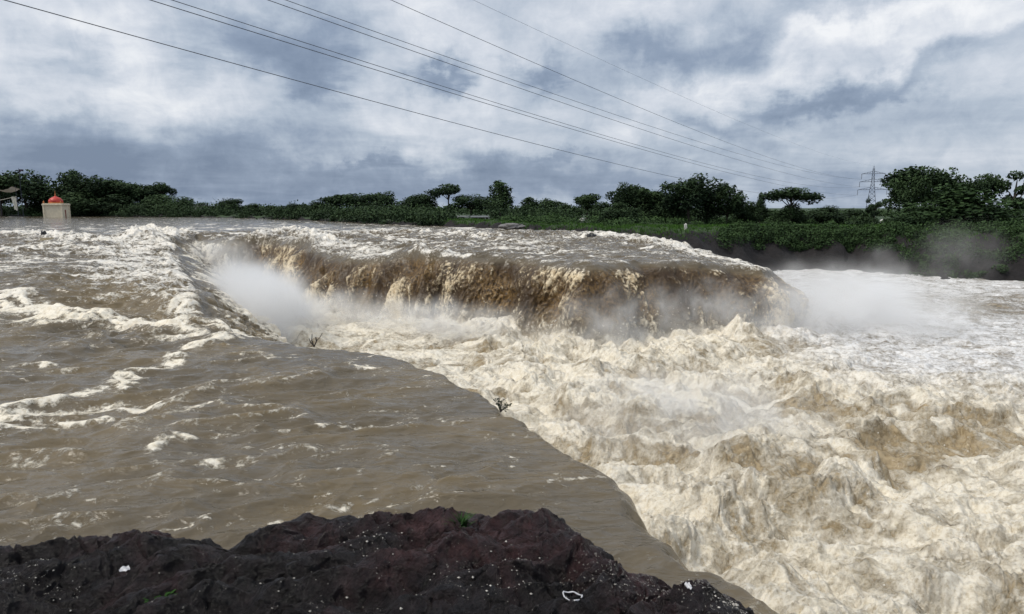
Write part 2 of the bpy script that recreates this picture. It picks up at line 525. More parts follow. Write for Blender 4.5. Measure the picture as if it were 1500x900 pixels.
# ------------------------------------------------------------------ water
def water():
    # polar sheet, finer near the viewer's bank, wider than the view on both sides
    ta = np.tan(np.linspace(-R(39.5), R(39.5), 1250))
    ta = np.linspace(ta[0], ta[-1], 1250)
    az = np.concatenate([np.linspace(-R(75), -R(39.6), 90), np.arctan(ta), np.linspace(R(39.6), R(75), 90)])
    rr = np.concatenate([np.geomspace(3.2, 6, 40, endpoint=False), np.geomspace(6, 31, 560, endpoint=False), np.linspace(31, 43, 330, endpoint=False),
                         np.geomspace(43, 80, 180, endpoint=False), np.geomspace(80, 300, 110)])
    A, RR = np.meshgrid(az, rr)
    x = (RR * np.sin(A)).astype(np.float32); y = (RR * np.cos(A)).astype(np.float32)
    r = RR.astype(np.float32)
    nr, na = x.shape
    sp = np.maximum(r * 0.0011, np.interp(r, rr[:-1], np.diff(rr)).astype(np.float32) * 0.7)

    def fade(wl):
        return np.clip(wl / (3.0 * sp) - 0.4, 0, 1)

    d, w = chasm_sd(x, y)
    # wobble the lip of the falls a little
    d = d + (0.5 * n2(x * 0.35, y * 0.35, 21) + 0.25 * n2(x * 0.9, y * 0.9, 22)) * sst(1.0, 2.4, w)
    d = d + (0.16 * n2(x * 1.1, y * 1.1, 23) + 0.07 * n2(x * 3.1, y * 3.1, 24)) * (1 - sst(1.0, 2.0, w))
    inch = sst(-0.3, 0.6, d / w)
    # undisturbed level of the upper water
    zl = 0.95 * sst(21.5, 27.5, y + 0.12 * x + 0.9 * n2(x * 0.25, y * 0.25, 31)) + np.clip((r - 30) / 135, 0, 1) * 0.85
    zl = zl - 0.75 * sst(8.5, 16.5, x) * sst(30, 36, y) * (1 - sst(44, 64, y))
    zl = zl - 0.55 * np.exp(-np.clip(-d, 0, None) ** 2 / 14.0) * sst(22, 26, y) * sst(-7, -9.5, x) * (1 - sst(50, 60, r))
    q = np.clip(d / w + 0.16, 0, None)
    H = zl - POOL
    wide = sst(3.2, 8, w) * sst(2, 8, x)
    prof = q ** 1.9 * (1 - wide) + sst(0, 1.1, q) * wide * 1.0
    fallz = zl - H * prof
    k = 0.22
    base = np.maximum(fallz, POOL) + k * np.exp(-np.abs(fallz - POOL) / k) * 0.5
    onfall = np.clip((zl - base) / H, 0, 1)          # 0 lip .. 1 pool
    pool = sst(0.86, 0.99, onfall)
    face = sst(0.02, 0.12, onfall) * (1 - pool)
    fallzone = sst(1.35, 2.2, w) * (1 - wide)
    falls = face * fallzone
    up = 1 - sst(0.0, 0.08, onfall)
    ledge = (1 - sst(20.5, 23, y + 0.1 * x)) * up
    calm = sst(1.0, 4.5, x + 0.25 * (y - 8)) * ledge    # quiet sheet in the lee of the rock

    # ---- warped coordinates for turbulence
    wx1 = x + 0.9 * n2(x * 0.45, y * 0.45, 41) + 0.22 * n2(x * 1.2, y * 1.2, 42)
    wy1 = y + 0.9 * n2(x * 0.45, y * 0.45, 43) + 0.22 * n2(x * 1.2, y * 1.2, 44)

    # ---- pool: heaving boils with cauliflower tops
    far_right = sst(10, 19, x + 0.8 * n2(x * .2, y * .2, 55)) * sst(21, 31, y)
    amp = pool * (1 - 0.62 * far_right) * (1 - 0.35 * sst(50, 70, r))
    nearedge = sst(0.0, 2.0, d)
    big = n2(wx1 * 0.23, wy1 * 0.30, 51)
    big2 = n2(wx1 * 0.50 + 3, wy1 * 0.62, 52)
    slot = 1 - 0.6 * sst(2, -5, x)
    h = amp * slot * (0.55 * big + 0.42 * big2) * (0.4 + 0.6 * nearedge) - 0.25 * pool * (1 - slot)
    bil = 0; a = 0.30; f = 0.9
    qx = x + 0.5 * (wx1 - x); qy = y + 0.5 * (wy1 - y)
    det = 0
    for o in range(6):
        n = n2(qx * f, qy * f * 1.15, 60 + o)
        b_ = (0.42 - np.sqrt(n * n + 0.035)) if o < 1 else (np.sqrt(n * n + 0.006) - 0.30)
        bil = bil + a * b_ * fade(1 / f)
        if o >= 1: det = det + n * fade(1 / f) * 0.6 ** o
        f *= 2.0; a *= 0.60 if o < 2 else 0.68
    lump = sst(-0.35, 0.5, big + 0.6 * big2 + 0.2)
    mx = x + 0.35 * (wx1 - x); my = y + 0.35 * (wy1 - y)
    dome = sst(-0.25, 0.55, n2(mx * 0.62 + 9, my * 0.75, 57))
    puff = np.sqrt(n2(mx * 1.3, my * 1.5, 58) ** 2 + 0.006) * 0.26 + np.sqrt(n2(mx * 3.1, my * 3.4, 59) ** 2 + 0.003) * 0.13 * fade(.3)
    h = h + amp * slot * (0.35 * dome + puff - 0.2)
    h = h + amp * slot * bil * (0.45 + 0.50 * lump)
    # boil heaped against the foot of the falls
    foot = np.exp(-((d - w * 1.15) / 1.3) ** 2) * fallzone
    h = h + foot * (0.15 + 0.5 * n2(x * 0.55, y * 0.55, 71) + 0.35 * n2(x * 1.5, y * 1.5, 72))

    # ---- upper river and ledge: running waves, stretched along the current
    cr, sr = math.cos(R(-20)), math.sin(R(-20))
    fx = cr * x - sr * y; fy = sr * x + cr * y
    chop = 0
    a = 0.125; f = 0.5
    for o in range(6):
        n = n2(fx * f * 0.55 + 0.4 * big2, fy * f, 80 + o)
        chop = chop + a * (0.30 - np.abs(n)) * 2.2 * fade(1 / f) if o in (1, 2) else chop + a * n * fade(1 / f)
        f *= 1.95; a *= 0.52
    roughup = 0.55 + 1.3 * sst(-0.1, 0.5, n2(x * 0.08, y * 0.07, 90)) + 2.0 * sst(30, 60, r) * (1 - sst(120, 200, r))
    h = h + up * chop * roughup * (1 + 1.2 * ledge) * (1 - 0.6 * np.exp(-(d / 1.6) ** 2) * ledge) * (1 - 0.72 * calm)

    foam = np.zeros_like(x); tint = np.zeros_like(x)

    # ---- rapids on the upper left and the standing waves on the ledge
    def band(pts, width, hgt, fo, seed, z=0.3):
        nonlocal h, foam
        P = [gp(px, py, z) for px, py in pts]
        dd, _ = polyline(P, x + 0.5 * n2(x * 0.5, y * 0.5, seed), y + 0.7 * n2(x * 0.5, y * 0.5, seed + 1))
        g = np.exp(-(dd / width) ** 2)
        rag = 0.7 * n2(wx1 * 1.1, wy1 * 1.9, seed + 2) + 0.32 * n2(wx1 * 2.4, wy1 * 4.2, seed + 3) + 0.14 * n2(wx1 * 8, wy1 * 8, seed + 4) * fade(.12)
        h = h + up * g * hgt * (0.55 + 0.6 * rag)
        foam = np.maximum(foam, g * (fo + 0.06) + g * rag * 1.3)

    band([(-260, 470), (0, 462), (60, 455), (130, 460), (190, 470), (250, 476), (300, 492)], 0.75, 0.28, 0.75, 100, 0.15)
    band([(-200, 440), (0, 440), (40, 452), (90, 462)], 0.9, 0.25, 0.8, 105, 0.3)
    band([(-100, 625), (0, 608), (60, 600), (130, 584), (175, 565), (205, 548), (250, 528), (290, 508), (330, 497)], 0.33, 0.13, 0.72, 110, 0.05)
    band([(0, 612), (80, 606), (150, 604), (230, 595), (300, 592)], 0.55, 0.07, 0.50, 115, 0.0)
    band([(20, 680), (60, 655), (110, 662)], 0.28, 0.08, 0.55, 120, 0.0)
    band([(205, 672), (240, 655), (280, 655)], 0.18, 0.12, 0.72, 125, 0.0)
    band([(300, 690), (340, 676), (400, 672), (470, 676)], 0.25, 0.06, 0.30, 130, 0.0)
    band([(10, 540), (60, 532), (90, 538)], 0.35, 0.06, 0.50, 133, 0.0)
    band([(480, 532), (540, 545)], 0.35, 0.05, 0.40, 136, 0.0)
    band([(380, 640), (430, 632), (490, 630)], 0.2, 0.05, 0.30, 138, 0.0)
    band([(540, 665), (590, 660)], 0.14, 0.06, 0.45, 142, 0.0)
    band([(-200, 350), (0, 352), (40, 346), (90, 352), (150, 362), (220, 352)], 3.0, 0.55, 0.62, 140, 1.0)
    band([(0, 375), (80, 366), (160, 372), (240, 378)], 1.5, 0.30, 0.50, 145, 0.95)
    band([(130, 395), (200, 392), (270, 402)], 0.9, 0.2, 0.45, 150, 0.9)
    band([(225, 350), (245, 358), (262, 390), (285, 425)], 1.3, 0.28, 0.60, 155, 0.9)
    band([(200, 425), (250, 435), (300, 452), (340, 480)], 0.7, 0.2, 0.50, 160, 0.4)
    band([(200, 355), (240, 347), (262, 352)], 1.6, 0.75, 0.8, 163, 1.1)
    band([(380, 352), (425, 345), (470, 356)], 1.5, 0.95, 0.55, 165, 1.1)
    band([(480, 350), (560, 344), (650, 346), (720, 352)], 3.0, 0.45, 0.50, 170, 1.1)
    band([(560, 358), (700, 362), (820, 368)], 1.5, 0.2, 0.30, 175, 1.1)
    band([(840, 352), (900, 352), (960, 358), (1010, 368), (1060, 372), (1110, 382), (1180, 388)], 2.0, 0.22, 0.72, 180, 0.9)
    band([(860, 348), (900, 352), (940, 354), (1000, 366)], 2.2, 0.3, 0.6, 183, 0.9)
    # general patchy foam
    pat = fbm2(fx * 0.55, fy * 1.4, 5, 200, 0.6)
    upf = sst(0.08, 0.55, pat) * (0.45 + 0.35 * sst(28, 60, r)) + 0.18 * sst(28, 45, r) * (1 - sst(110, 170, r))
    left_rap = sst(26, 32, y) * (1 - sst(90, 130, r))
    upf = upf + left_rap * sst(-0.05, 0.4, fbm2(fx * 0.22, fy * 0.9, 5, 210, 0.6)) * 0.75 * (1 - 0.5 * sst(-8, 10, x))
    wisp = fbm2(fx * 0.9 + 1.2 * n2(x * .6, y * .6, 401), fy * 2.6, 6, 402, 0.7)
    upf = np.maximum(upf, ledge * sst(0.10, 0.50, wisp) * 0.72 * sst(-0.1, 0.25, n2(x * 0.16, y * 0.2, 403) + 0.25 * sst(2, -6, x)))
    upf = upf * (1 - 0.9 * calm)
    foam = np.maximum(foam, upf) * up
    # crests of ledge waves break
    foam = np.maximum(foam, up * (1 - calm) * sst(0.035, 0.14, chop) * 0.50)
    lipf = np.exp(-((d + 2.2) / 3.0) ** 2) * sst(22.5, 25, y) * sst(-7, -9.5, x) * (1 - sst(62, 72, r))
    foam = np.maximum(foam, up * lipf * ((0.18 + 0.5 * sst(27, 34, y)) + 1.1 * fbm2(d * 0.30, (-0.48 * x + 0.88 * y) * 1.1, 6, 410, 0.65)))
    tint = up * (0.08 + 0.5 * lipf * (1 - sst(30, 36, y)) + 0.30 * sst(-0.1, 0.5, n2(x * 0.35, y * 0.5, 220)) * ledge + 0.35 * sst(0.02, 0.16, chop) * ledge + 0.4 * np.clip(foam, 0, 1))
    # shallower, yellower water on the ledge rim; its lit faces are painted in too
    rim = (1 - fallzone) * (1 - wide) * sst(-0.18, 0.12, d / w) * (1 - pool)
    tint = np.maximum(tint, rim * 0.75)

    # ---- pool foam
    al = 0.76 * wx1 - 0.65 * wy1; ac = 0.65 * wx1 + 0.76 * wy1
    front = 1.15 * (n2(wx1 * 0.23, (wy1 + 0.9) * 0.30, 51) - big) * 1.6 + (n2((wx1) * 0.50 + 3, (wy1 + 0.6) * 0.62, 52) - big2)
    fine_f = fbm2(al * 2.1, ac * 2.8, 4, 236, 0.7)
    fp = 0.80 + 0.85 * fine_f - 0.55 * sst(0.10, 0.65, front) * (0.5 + 0.5 * sst(-0.3, 0.3, n2(x * 0.13, y * 0.13, 231))) + 0.85 * fbm2(al * 0.45, ac * 0.95, 6, 230, 0.68) + 0.30 * det - 0.12 * sst(0.1, 0.6, big2 + 0.5 * big)
    fp = fp - 0.26 * np.exp(-(((x - 10.5) / 4.2) ** 2 + ((y - 21) / 3.2) ** 2)) - 0.30 * np.exp(-(((x - 5.8) / 1.6) ** 2 + ((y - 16.2) / 1.5) ** 2)) - 0.30 * np.exp(-(((x - 8.5) / 2.0) ** 2 + ((y - 11.5) / 1.2) ** 2))
    fp = fp + 0.30 * sst(0.0, 0.3, bil) + 0.25 * foot
    streak = fbm2(x * 0.55 - y * 0.25 + 0.5 * n2(x * .3, y * .3, 241), y * 0.95 + x * 0.35, 6, 240, 0.68)
    fp = fp * (1 - far_right) + far_right * (0.74 + 1.0 * streak)
    quiet = np.exp(-(((x - 36) / 10) ** 2 + ((y - 47) / 5) ** 2))
    fp = fp - 0.5 * quiet
    foam = foam * (1 - pool) + fp * pool
    tint = tint + pool * (1 - far_right) * (0.25 + 0.75 * sst(0.0, 0.6, front))

    # ---- falling water: brown ropes and clots, breaking into cream
    z0 = base + h
    gy, gx = np.gradient(d)   # direction of fall in plan from the distance field
    dax = x[:, 2:] - x[:, :-2]
    # outward direction: central differences of d in world axes by polar chain rule
    dr_ = np.gradient(d, axis=0) / np.gradient(r, axis=0)
    dt_ = np.gradient(d, axis=1) / (np.gradient(A, axis=1).astype(np.float32) * r)
    ox = dr_ * np.sin(A) + dt_ * np.cos(A)
    oy = dr_ * np.cos(A) - dt_ * np.sin(A)
    on = np.sqrt(ox ** 2 + oy ** 2) + 1e-6
    ox, oy = ox / on, oy / on
    sel = (falls > 0.001) | ((pool > 0) & (foot > 0.05))
    xs, ys, zs = x[sel], y[sel], z0[sel]
    wob = 0.5 * n3(xs * 0.7, ys * 0.7, zs * 0.5, 3)
    rope = n3(xs * 0.8 + wob, ys * 0.8, zs * 0.16, 1)
    clot = np.abs(n3(xs * 1.7 + wob, ys * 1.7, zs * 0.55 + wob, 5)) - 0.22
    clot2 = np.abs(n3(xs * 4.4 + wob, ys * 4.4, zs * 1.7 + wob, 6)) - 0.22
    clot3 = n3(xs * 7.5, ys * 7.5, zs * 5.0, 7)
    fl = falls[sel]; of = onfall[sel]
    grow = 0.35 + 0.9 * sst(0.05, 0.6, of)
    out = fl * grow * (0.55 * rope + 0.30 * clot + 0.15 * clot2 + 0.06 * clot3)
    dxo = np.zeros_like(x); dzo = np.zeros_like(x)
    dxo[sel] = out
    dzo[sel] = fl * 0.35 * out
    patch = n3(xs * 0.38 + 4, ys * 0.38, zs * 0.10, 15)
    ff = -0.10 + 0.05 * sst(0.25, 0.6, of) + 1.05 * patch + 0.55 * rope + 0.75 * clot + 0.85 * clot2 + 0.35 * clot3 + 0.45 * sst(0.55, 1.0, of) + 0.10 * sst(0.05, .2, of)
    left_side = sst(6.5, 3.5, xs + 9 + (ys - 21) * 0.545) * sst(-6, -8, xs)
    ff = ff + 0.55 * left_side * (0.6 + 0.8 * n3(xs * 0.5, ys * 1.8, zs * 0.4, 19)) + 0.25 * sst(12, 15, xs)
    foam[sel] = foam[sel] * (1 - fl) + ff * fl
    tf = np.clip(0.22 + 0.8 * n3(xs * 0.45, ys * 0.45, zs * 0.35, 9) + 0.5 * clot + 0.25 * sst(0.1, 0.4, of), 0, 1)
    tint[sel] = tint[sel] * (1 - fl) + tf * fl
    # wide rapid on the right
    wr = wide * (1 - up) * (1 - pool)
    rap = 0.30 + 0.9 * fbm2(x * 0.5, y * 1.0, 5, 250, 0.6)
    foam = foam * (1 - wr) + rap * wr
    h = h + wr * (0.45 * n2(x * 0.3, y * 0.5, 260) + 0.25 * n2(x * 0.9, y * 1.3, 261) + 0.12 * n2(x * 2.4, y * 3, 262))

    # horizontal chop so crests lean
    hx = pool * 0.10 * n2(wx1 * 1.3, wy1 * 1.3, 270); hy = pool * 0.10 * n2(wx1 * 1.3, wy1 * 1.3, 271)
    X = x + ox * dxo + hx; Y = y + oy * dxo + hy
    Zz = base + h + dzo
    V = np.stack([X, Y, Zz], -1).reshape(-1, 3).astype(np.float64)
    # smooth normals over the whole sheet so the named pieces meet without a seam
    G = V.reshape(nr, na, 3)
    du = np.gradient(G, axis=1); dv = np.gradient(G, axis=0)
    N = np.cross(du, dv); N /= np.linalg.norm(N, axis=2)[..., None] + 1e-12
    N = N.reshape(-1, 3)
    idx = np.arange(nr * na).reshape(nr, na)
    Q = np.stack([idx[:-1, :-1], idx[:-1, 1:], idx[1:, 1:], idx[1:, :-1]], -1).reshape(-1, 4)
    # drop what lies deep under the land
    cls = np.zeros((nr, na), np.int8)
    cls[(onfall > 0.06) & (onfall < 0.97) & (w > 1.4) & (w < 5.6) & ((x < 0) | (w < 4.2))] = 1
    cls[(onfall >= 0.97)] = 2
    cls[(onfall > 0.06) & (w >= 4.2) & (x > 0)] = 2
    cls[(cls == 0) & (w <= 1.4) & (onfall >= .06)] = 2
    cls[(cls == 0) & (y + 0.12 * x < 22.5)] = 3
    lz, tb = land_height(x, y)
    keep = (tb < 1.0)
    kq = (keep[:-1, :-1] & keep[1:, 1:]).ravel()
    cq = cls[:-1, :-1].ravel()
    churn = np.clip(np.maximum(pool * (1 - 0.4 * far_right), 0.12 * falls), 0, 1).ravel()
    fallc = (falls * sst(0.0, 0.18, onfall) * (1 - sst(0.6, 0.98, onfall)) * sst(5, 7.5, x + 9 + (y - 21) * 0.545)).ravel()
    coolc = (0.75 * far_right * pool + 0.35 * up * sst(24, 30, y)).ravel()
    foam = np.clip(foam, -0.6, 1.3).ravel(); tint = np.clip(tint, 0, 1).ravel()
    names = {0: ('river_water', 'wide brown river running towards the falls'), 1: ('waterfall_water', 'muddy brown falls pouring over the long lip'),
             2: ('plunge_pool_water', 'boiling cream foam in the gorge below the falls'), 3: ('ledge_water', 'thin brown sheet of water running over the near ledge')}
    for c in range(4):
        q = Q[kq & (cq == c)]
        u, inv = np.unique(q, return_inverse=True)
        o = np_mesh(names[c][0], V[u], inv.reshape(q.shape)[:, ::-1] if False else inv.reshape(q.shape), WATER, True,
                    {'foam': foam[u], 'tint': tint[u], 'rough': churn[u], 'fall': fallc[u], 'cool': coolc[u]}, N[u])
        tag(o, names[c][1], 'water', kind='structure')
    return V, foam, pool, d


water()


# ------------------------------------------------------------------ land
def land_material():
    m, t, b = new_mat('river_bank_ground')
    pos = t.add('ShaderNodeNewGeometry').outputs['Position']
    g = t.attr('grass')
    n = t.noise(pos, 0.35, 7, 0.65); n2_ = t.noise(pos, 3.0, 6, 0.7)
    f = t.smooth(t.math('ADD', g, t.math('MULTIPLY', t.math('SUBTRACT', n, 0.5), 1.1)), 0.4, 0.62)
    soil = t.ramp(n2_, [(0.3, (0.004, 0.0035, 0.004)), (0.7, (0.019, 0.015, 0.015))])
    grass = t.ramp(t.math('ADD', t.math('MULTIPLY', n, 0.6), t.math('MULTIPLY', n2_, 0.4)),
                   [(0.35, (0.012, 0.024, 0.009)), (0.55, (0.038, 0.068, 0.022)), (0.72, (0.070, 0.115, 0.036))])
    t.link(t.mix(f, soil, grass), b.inputs['Base Color'])
    b.inputs['Roughness'].default_value = 0.9
    t.link(t.bump(n2_, 0.7, 0.3), b.inputs['Normal'])
    return m


LAND = land_material()


def land():
    az = np.concatenate([np.linspace(-math.pi, -R(45), 70, endpoint=False), np.linspace(-R(45), R(45), 900, endpoint=False), np.linspace(R(45), math.pi, 70)])
    rr = np.concatenate([[0.5, 4, 8, 15, 25, 35], np.linspace(45, 110, 260, endpoint=False), np.geomspace(110, 260, 120, endpoint=False), np.geomspace(260, 9000, 60)])
    A, RR = np.meshgrid(az, rr)
    x = RR * np.sin(A); y = RR * np.cos(A)
    z, t = land_height(x, y)
    g = sst(0.45, 1.1, t)
    # keep the ground low under the camera's own rock
    z = np.where((RR < 9), np.minimum(z, -1.0), z)
    V = np.stack([x, y, z], -1).reshape(-1, 3)
    nr, na = x.shape
    idx = np.arange(nr * na).reshape(nr, na)
    Q = np.stack([idx[:-1, :-1], idx[:-1, 1:], idx[1:, 1:], idx[1:, :-1]], -1).reshape(-1, 4)
    o = np_mesh('ground', V, Q, LAND, True, {'grass': g.ravel()})
    tag(o, 'grassy far bank with a dark eroded edge', 'ground', kind='structure')


land()


def lz(x, y):
    return float(land_height(np.array([x], float), np.array([y], float))[0][0])


# distant hill line
def hills():
    mb_v = []; f = []
    n = 160
    for i in range(n):
        px = -500 + 2500 * i / (n - 1)
        hgt = 5.0 * math.exp(-((px - 420) / 140) ** 2) + 2.2 * math.exp(-((px - 900) / 200) ** 2) + 2.0 * math.exp(-((px + 100) / 200) ** 2)
        hgt += 0.6 * math.sin(px * 0.03) + 0.4 * math.sin(px * 0.071)
        p = at_dist(px, 306 - max(hgt, 0.3), 3500)
        q = at_dist(px, 312, 3300)
        q.z = 0.0
        mb_v += [tuple(q), tuple(p), (p.x * 1.15, p.y * 1.15, 0)]
    for i in range(n - 1):
        a = i * 3
        f += [(a, a + 3, a + 4, a + 1), (a + 1, a + 4, a + 5, a + 2)]
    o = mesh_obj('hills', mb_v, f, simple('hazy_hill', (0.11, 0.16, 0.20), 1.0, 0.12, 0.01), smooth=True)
    tag(o, 'low hazy blue ridge on the horizon', 'hill', kind='structure')


hills()


# ------------------------------------------------------------------ near rock
def rock_material():
    m, t, b = new_mat('wet_basalt')
    pos = t.add('ShaderNodeNewGeometry').outputs['Position']
    n1 = t.noise(pos, 1.6, 6, 0.6, 0.3); n2_ = t.noise(pos, 11, 9, 0.76); n3_ = t.noise(pos, 60, 5, 0.7)
    purple = t.math('MULTIPLY', t.smooth(t.attr('purple'), 0.22, 0.70), 0.85)
    dark = t.ramp(n2_, [(0.34, (0.003, 0.003, 0.0035)), (0.58, (0.024, 0.019, 0.020)), (0.8, (0.080, 0.066, 0.068))])
    pur = t.ramp(n2_, [(0.34, (0.010, 0.005, 0.006)), (0.56, (0.062, 0.029, 0.030)), (0.75, (0.15, 0.078, 0.078))])
    c = t.mix(purple, dark, pur)
    # pale grit and bird lime in small flecks, gathered in patches
    vor = t.add('ShaderNodeTexVoronoi'); vor.inputs['Scale'].default_value = 85; vor.inputs['Randomness'].default_value = 1
    wv = t.add('ShaderNodeVectorMath', operation='ADD')
    nc = t.add('ShaderNodeTexNoise'); nc.inputs['Scale'].default_value = 30; nc.inputs['Detail'].default_value = 3
    t.link(pos, nc.inputs['Vector'])
    sc = t.add('ShaderNodeVectorMath', operation='SCALE'); t.link(nc.outputs['Color'], sc.inputs[0]); sc.inputs[3].default_value = 0.03
    t.link(pos, wv.inputs[0]); t.link(sc.outputs[0], wv.inputs[1]); t.link(wv.outputs[0], vor.inputs['Vector'])
    sepc = t.add('ShaderNodeSeparateColor'); t.link(vor.outputs['Color'], sepc.inputs[0])
    th = t.math('MULTIPLY', t.smooth(t.math('ADD', sepc.outputs[0], t.math('MULTIPLY', t.attr('lime'), 0.5)), 1.12, 1.35), 0.42)
    fleck = t.math('MULTIPLY', t.math('LESS_THAN', vor.outputs['Distance'], th), 0.6)
    c = t.mix(fleck, c, (0.42, 0.40, 0.36))
    t.link(c, b.inputs['Base Color'])
    t.link(t.math('ADD', 0.12, t.math('MULTIPLY', n2_, 0.5)), b.inputs['Roughness'])
    b.inputs['Specular IOR Level'].default_value = 0.4
    h = t.math('ADD', t.math('MULTIPLY', n2_, 1.0), t.math('MULTIPLY', n3_, 0.7))
    t.link(t.bump(h, 1.0, 0.045), b.inputs['Normal'])
    return m


ROCK = rock_material()
RTOP = 2.25
OUT = [(-500, 860), (-200, 830), (0, 806), (80, 792), (140, 776), (190, 769), (232, 768), (255, 780), (300, 783), (335, 790), (352, 782), (375, 765), (400, 757),
       (440, 750), (480, 747), (530, 742), (575, 737), (615, 741), (640, 744), (690, 745), (730, 744), (755, 738), (790, 744), (820, 756), (845, 772),
       (858, 786), (872, 797), (900, 808), (918, 832), (940, 840), (975, 838), (1010, 844), (1050, 858), (1090, 872), (1145, 898), (1200, 935), (1300, 1010), (1500, 1200)]
_ra = []; _rr = []
for px, py in OUT:
    x, y = gp(px, py, RTOP); _ra.append(math.atan2(x, y)); _rr.append(math.hypot(x, y))


def rock_fields(A, RR):
    x = RR * np.sin(A); y = RR * np.cos(A)
    re = np.interp(A, _ra, _rr)
    e = re - RR                                     # distance in from the edge
    # strata run from lower left to upper right
    c, s = math.cos(R(-28)), math.sin(R(-28))
    u = c * x - s * y; v = s * x + c * y
    wv_ = 0.25 * n2(x * 1.5, y * 1.5, 301)
    ridge = 1 - np.abs(n2(u * 0.9 + wv_, v * 3.0 + wv_, 302)) * 2.2
    ridge2 = 1 - np.abs(n2(u * 2.4, v * 6.5 + wv_, 303)) * 2.2
    bl = np.abs(n2(x * 2.1 + wv_, y * 2.1, 304)) * 1.6
    f1 = n2(x * 5.3, y * 5.3, 305); f2 = np.abs(n2(x * 12, y * 12, 306)); f3 = np.abs(n2(x * 27, y * 27, 307)); f4 = n2(x * 60, y * 60, 308)
    terr = np.abs(((v * 1.15 + 0.25 * n2(x * 0.8, y * 0.8, 311)) * 3.2) % 1.0 - 0.35)
    cell = np.floor(u * 2.3 + 0.5 * n2(x * 2, y * 2, 312)) * 0.37 + np.floor(v * 4.1 + 0.6 * n2(x * 1.7, y * 1.7, 313)) * 0.61
    facet = np.sin(cell * 12.9898) * np.sin(cell * 4.1)
    crack = sst(0.0, 0.06, np.abs(n2(u * 1.7, v * 3.4, 314))) * sst(0.0, 0.08, np.abs(n2(u * 3.6 + 2, v * 5.5, 315)))
    lumps = 0.07 * ridge + 0.05 * ridge2 + 0.06 * bl + 0.016 * f1 - 0.016 * f2 - 0.010 * f3 + 0.004 * f4 + 0.05 * sst(0, .5, terr) + 0.008 * facet + 0.018 * crack
    lumps = lumps - 0.06
    steep = np.clip(-e, 0, None)
    z = RTOP + lumps * sst(-0.05, 0.35, e) + 0.5 * lumps * (1 - sst(-0.05, 0.35, e))
    z = z - 0.035 * np.clip(e, 0, None) - 0.06 * (1 - sst(0, 0.22, e))
    z = z - steep * 2.6 - steep ** 2
    z = z + 0.35 * n2(x * 1.3, y * 1.3, 310) * sst(0.0, 0.7, steep)
    # hollows
    for px, py, rad, dep in ((90, 895, 0.30, 0.14), (560, 885, 0.2, 0.06), (820, 830, 0.14, 0.12)):
        hx, hy = gp(px, py, RTOP)
        z = z - dep * np.exp(-((x - hx) ** 2 + (y - hy) ** 2) / rad ** 2)
    pur = 0.18 + 0.45 * fbm2(x * 1.1, y * 1.6, 4, 320) + 0.25 * f1
    for px, py, rad, a in ((730, 790, 0.42, 0.75), (640, 765, 0.3, 0.45), (150, 790, 0.35, 0.55), (420, 800, 0.3, 0.3), (960, 860, 0.3, 0.5), (250, 850, 0.3, 0.3), (450, 765, 0.25, 0.35)):
        hx, hy = gp(px, py, RTOP)
        pur = pur + a * np.exp(-((x - hx) ** 2 + ((y - hy) * 1.3) ** 2) / rad ** 2)
    lime = 0.25 + 0.9 * fbm2(x * 1.4, y * 1.4, 3, 330)
    for px, py, rad in ((740, 850, 0.3), (1000, 870, 0.35), (1080, 885, 0.25), (60, 850, 0.25), (540, 800, 0.3), (880, 845, 0.3)):
        hx, hy = gp(px, py, RTOP)
        lime = lime + 0.5 * np.exp(-((x - hx) ** 2 + (y - hy) ** 2) / rad ** 2)
    return x, y, z, pur, lime


def rock():
    az = np.concatenate([np.linspace(-R(85), -R(40), 80, endpoint=False), np.linspace(-R(40), R(28), 1150), np.linspace(R(28.2), R(85), 80)])
    s = np.concatenate([np.linspace(0.45, 0.62, 30, endpoint=False), np.linspace(0.62, 1.03, 420, endpoint=False), np.linspace(1.03, 1.7, 60)])
    A, S = np.meshgrid(az, s)
    re = np.interp(A, _ra, _rr)
    RR = re * S
    x, y, z, pur, lime = rock_fields(A, RR)
    z = np.maximum(z, -3.5)
    # small sideways displacement breaks up the outline
    x = x + 0.012 * n2(x * 18, y * 18 + z * 18, 340); y = y + 0.02 * n2(x * 14, y * 14 + z * 10, 341)
    V = np.stack([x, y, z], -1).reshape(-1, 3)
    nr, na = x.shape
    idx = np.arange(nr * na).reshape(nr, na)
    Q = np.stack([idx[:-1, :-1], idx[:-1, 1:], idx[1:, 1:], idx[1:, :-1]], -1).reshape(-1, 4)
    o = np_mesh('rock_outcrop', V, Q, ROCK, True, {'purple': pur.ravel(), 'lime': lime.ravel()})
    tag(o, 'wet dark purplish basalt outcrop along the bottom edge', 'rock')


rock()


def rock_z(x, y):
    A = np.array([[math.atan2(x, y)]]); r_ = np.array([[math.hypot(x, y)]])
    return float(rock_fields(A, r_)[2][0, 0])


def on_rock(px, py):
    z = RTOP
    for _ in range(6):
        x, y = gp(px, py, z); z = rock_z(x, y)
    return Vector((x, y, z))


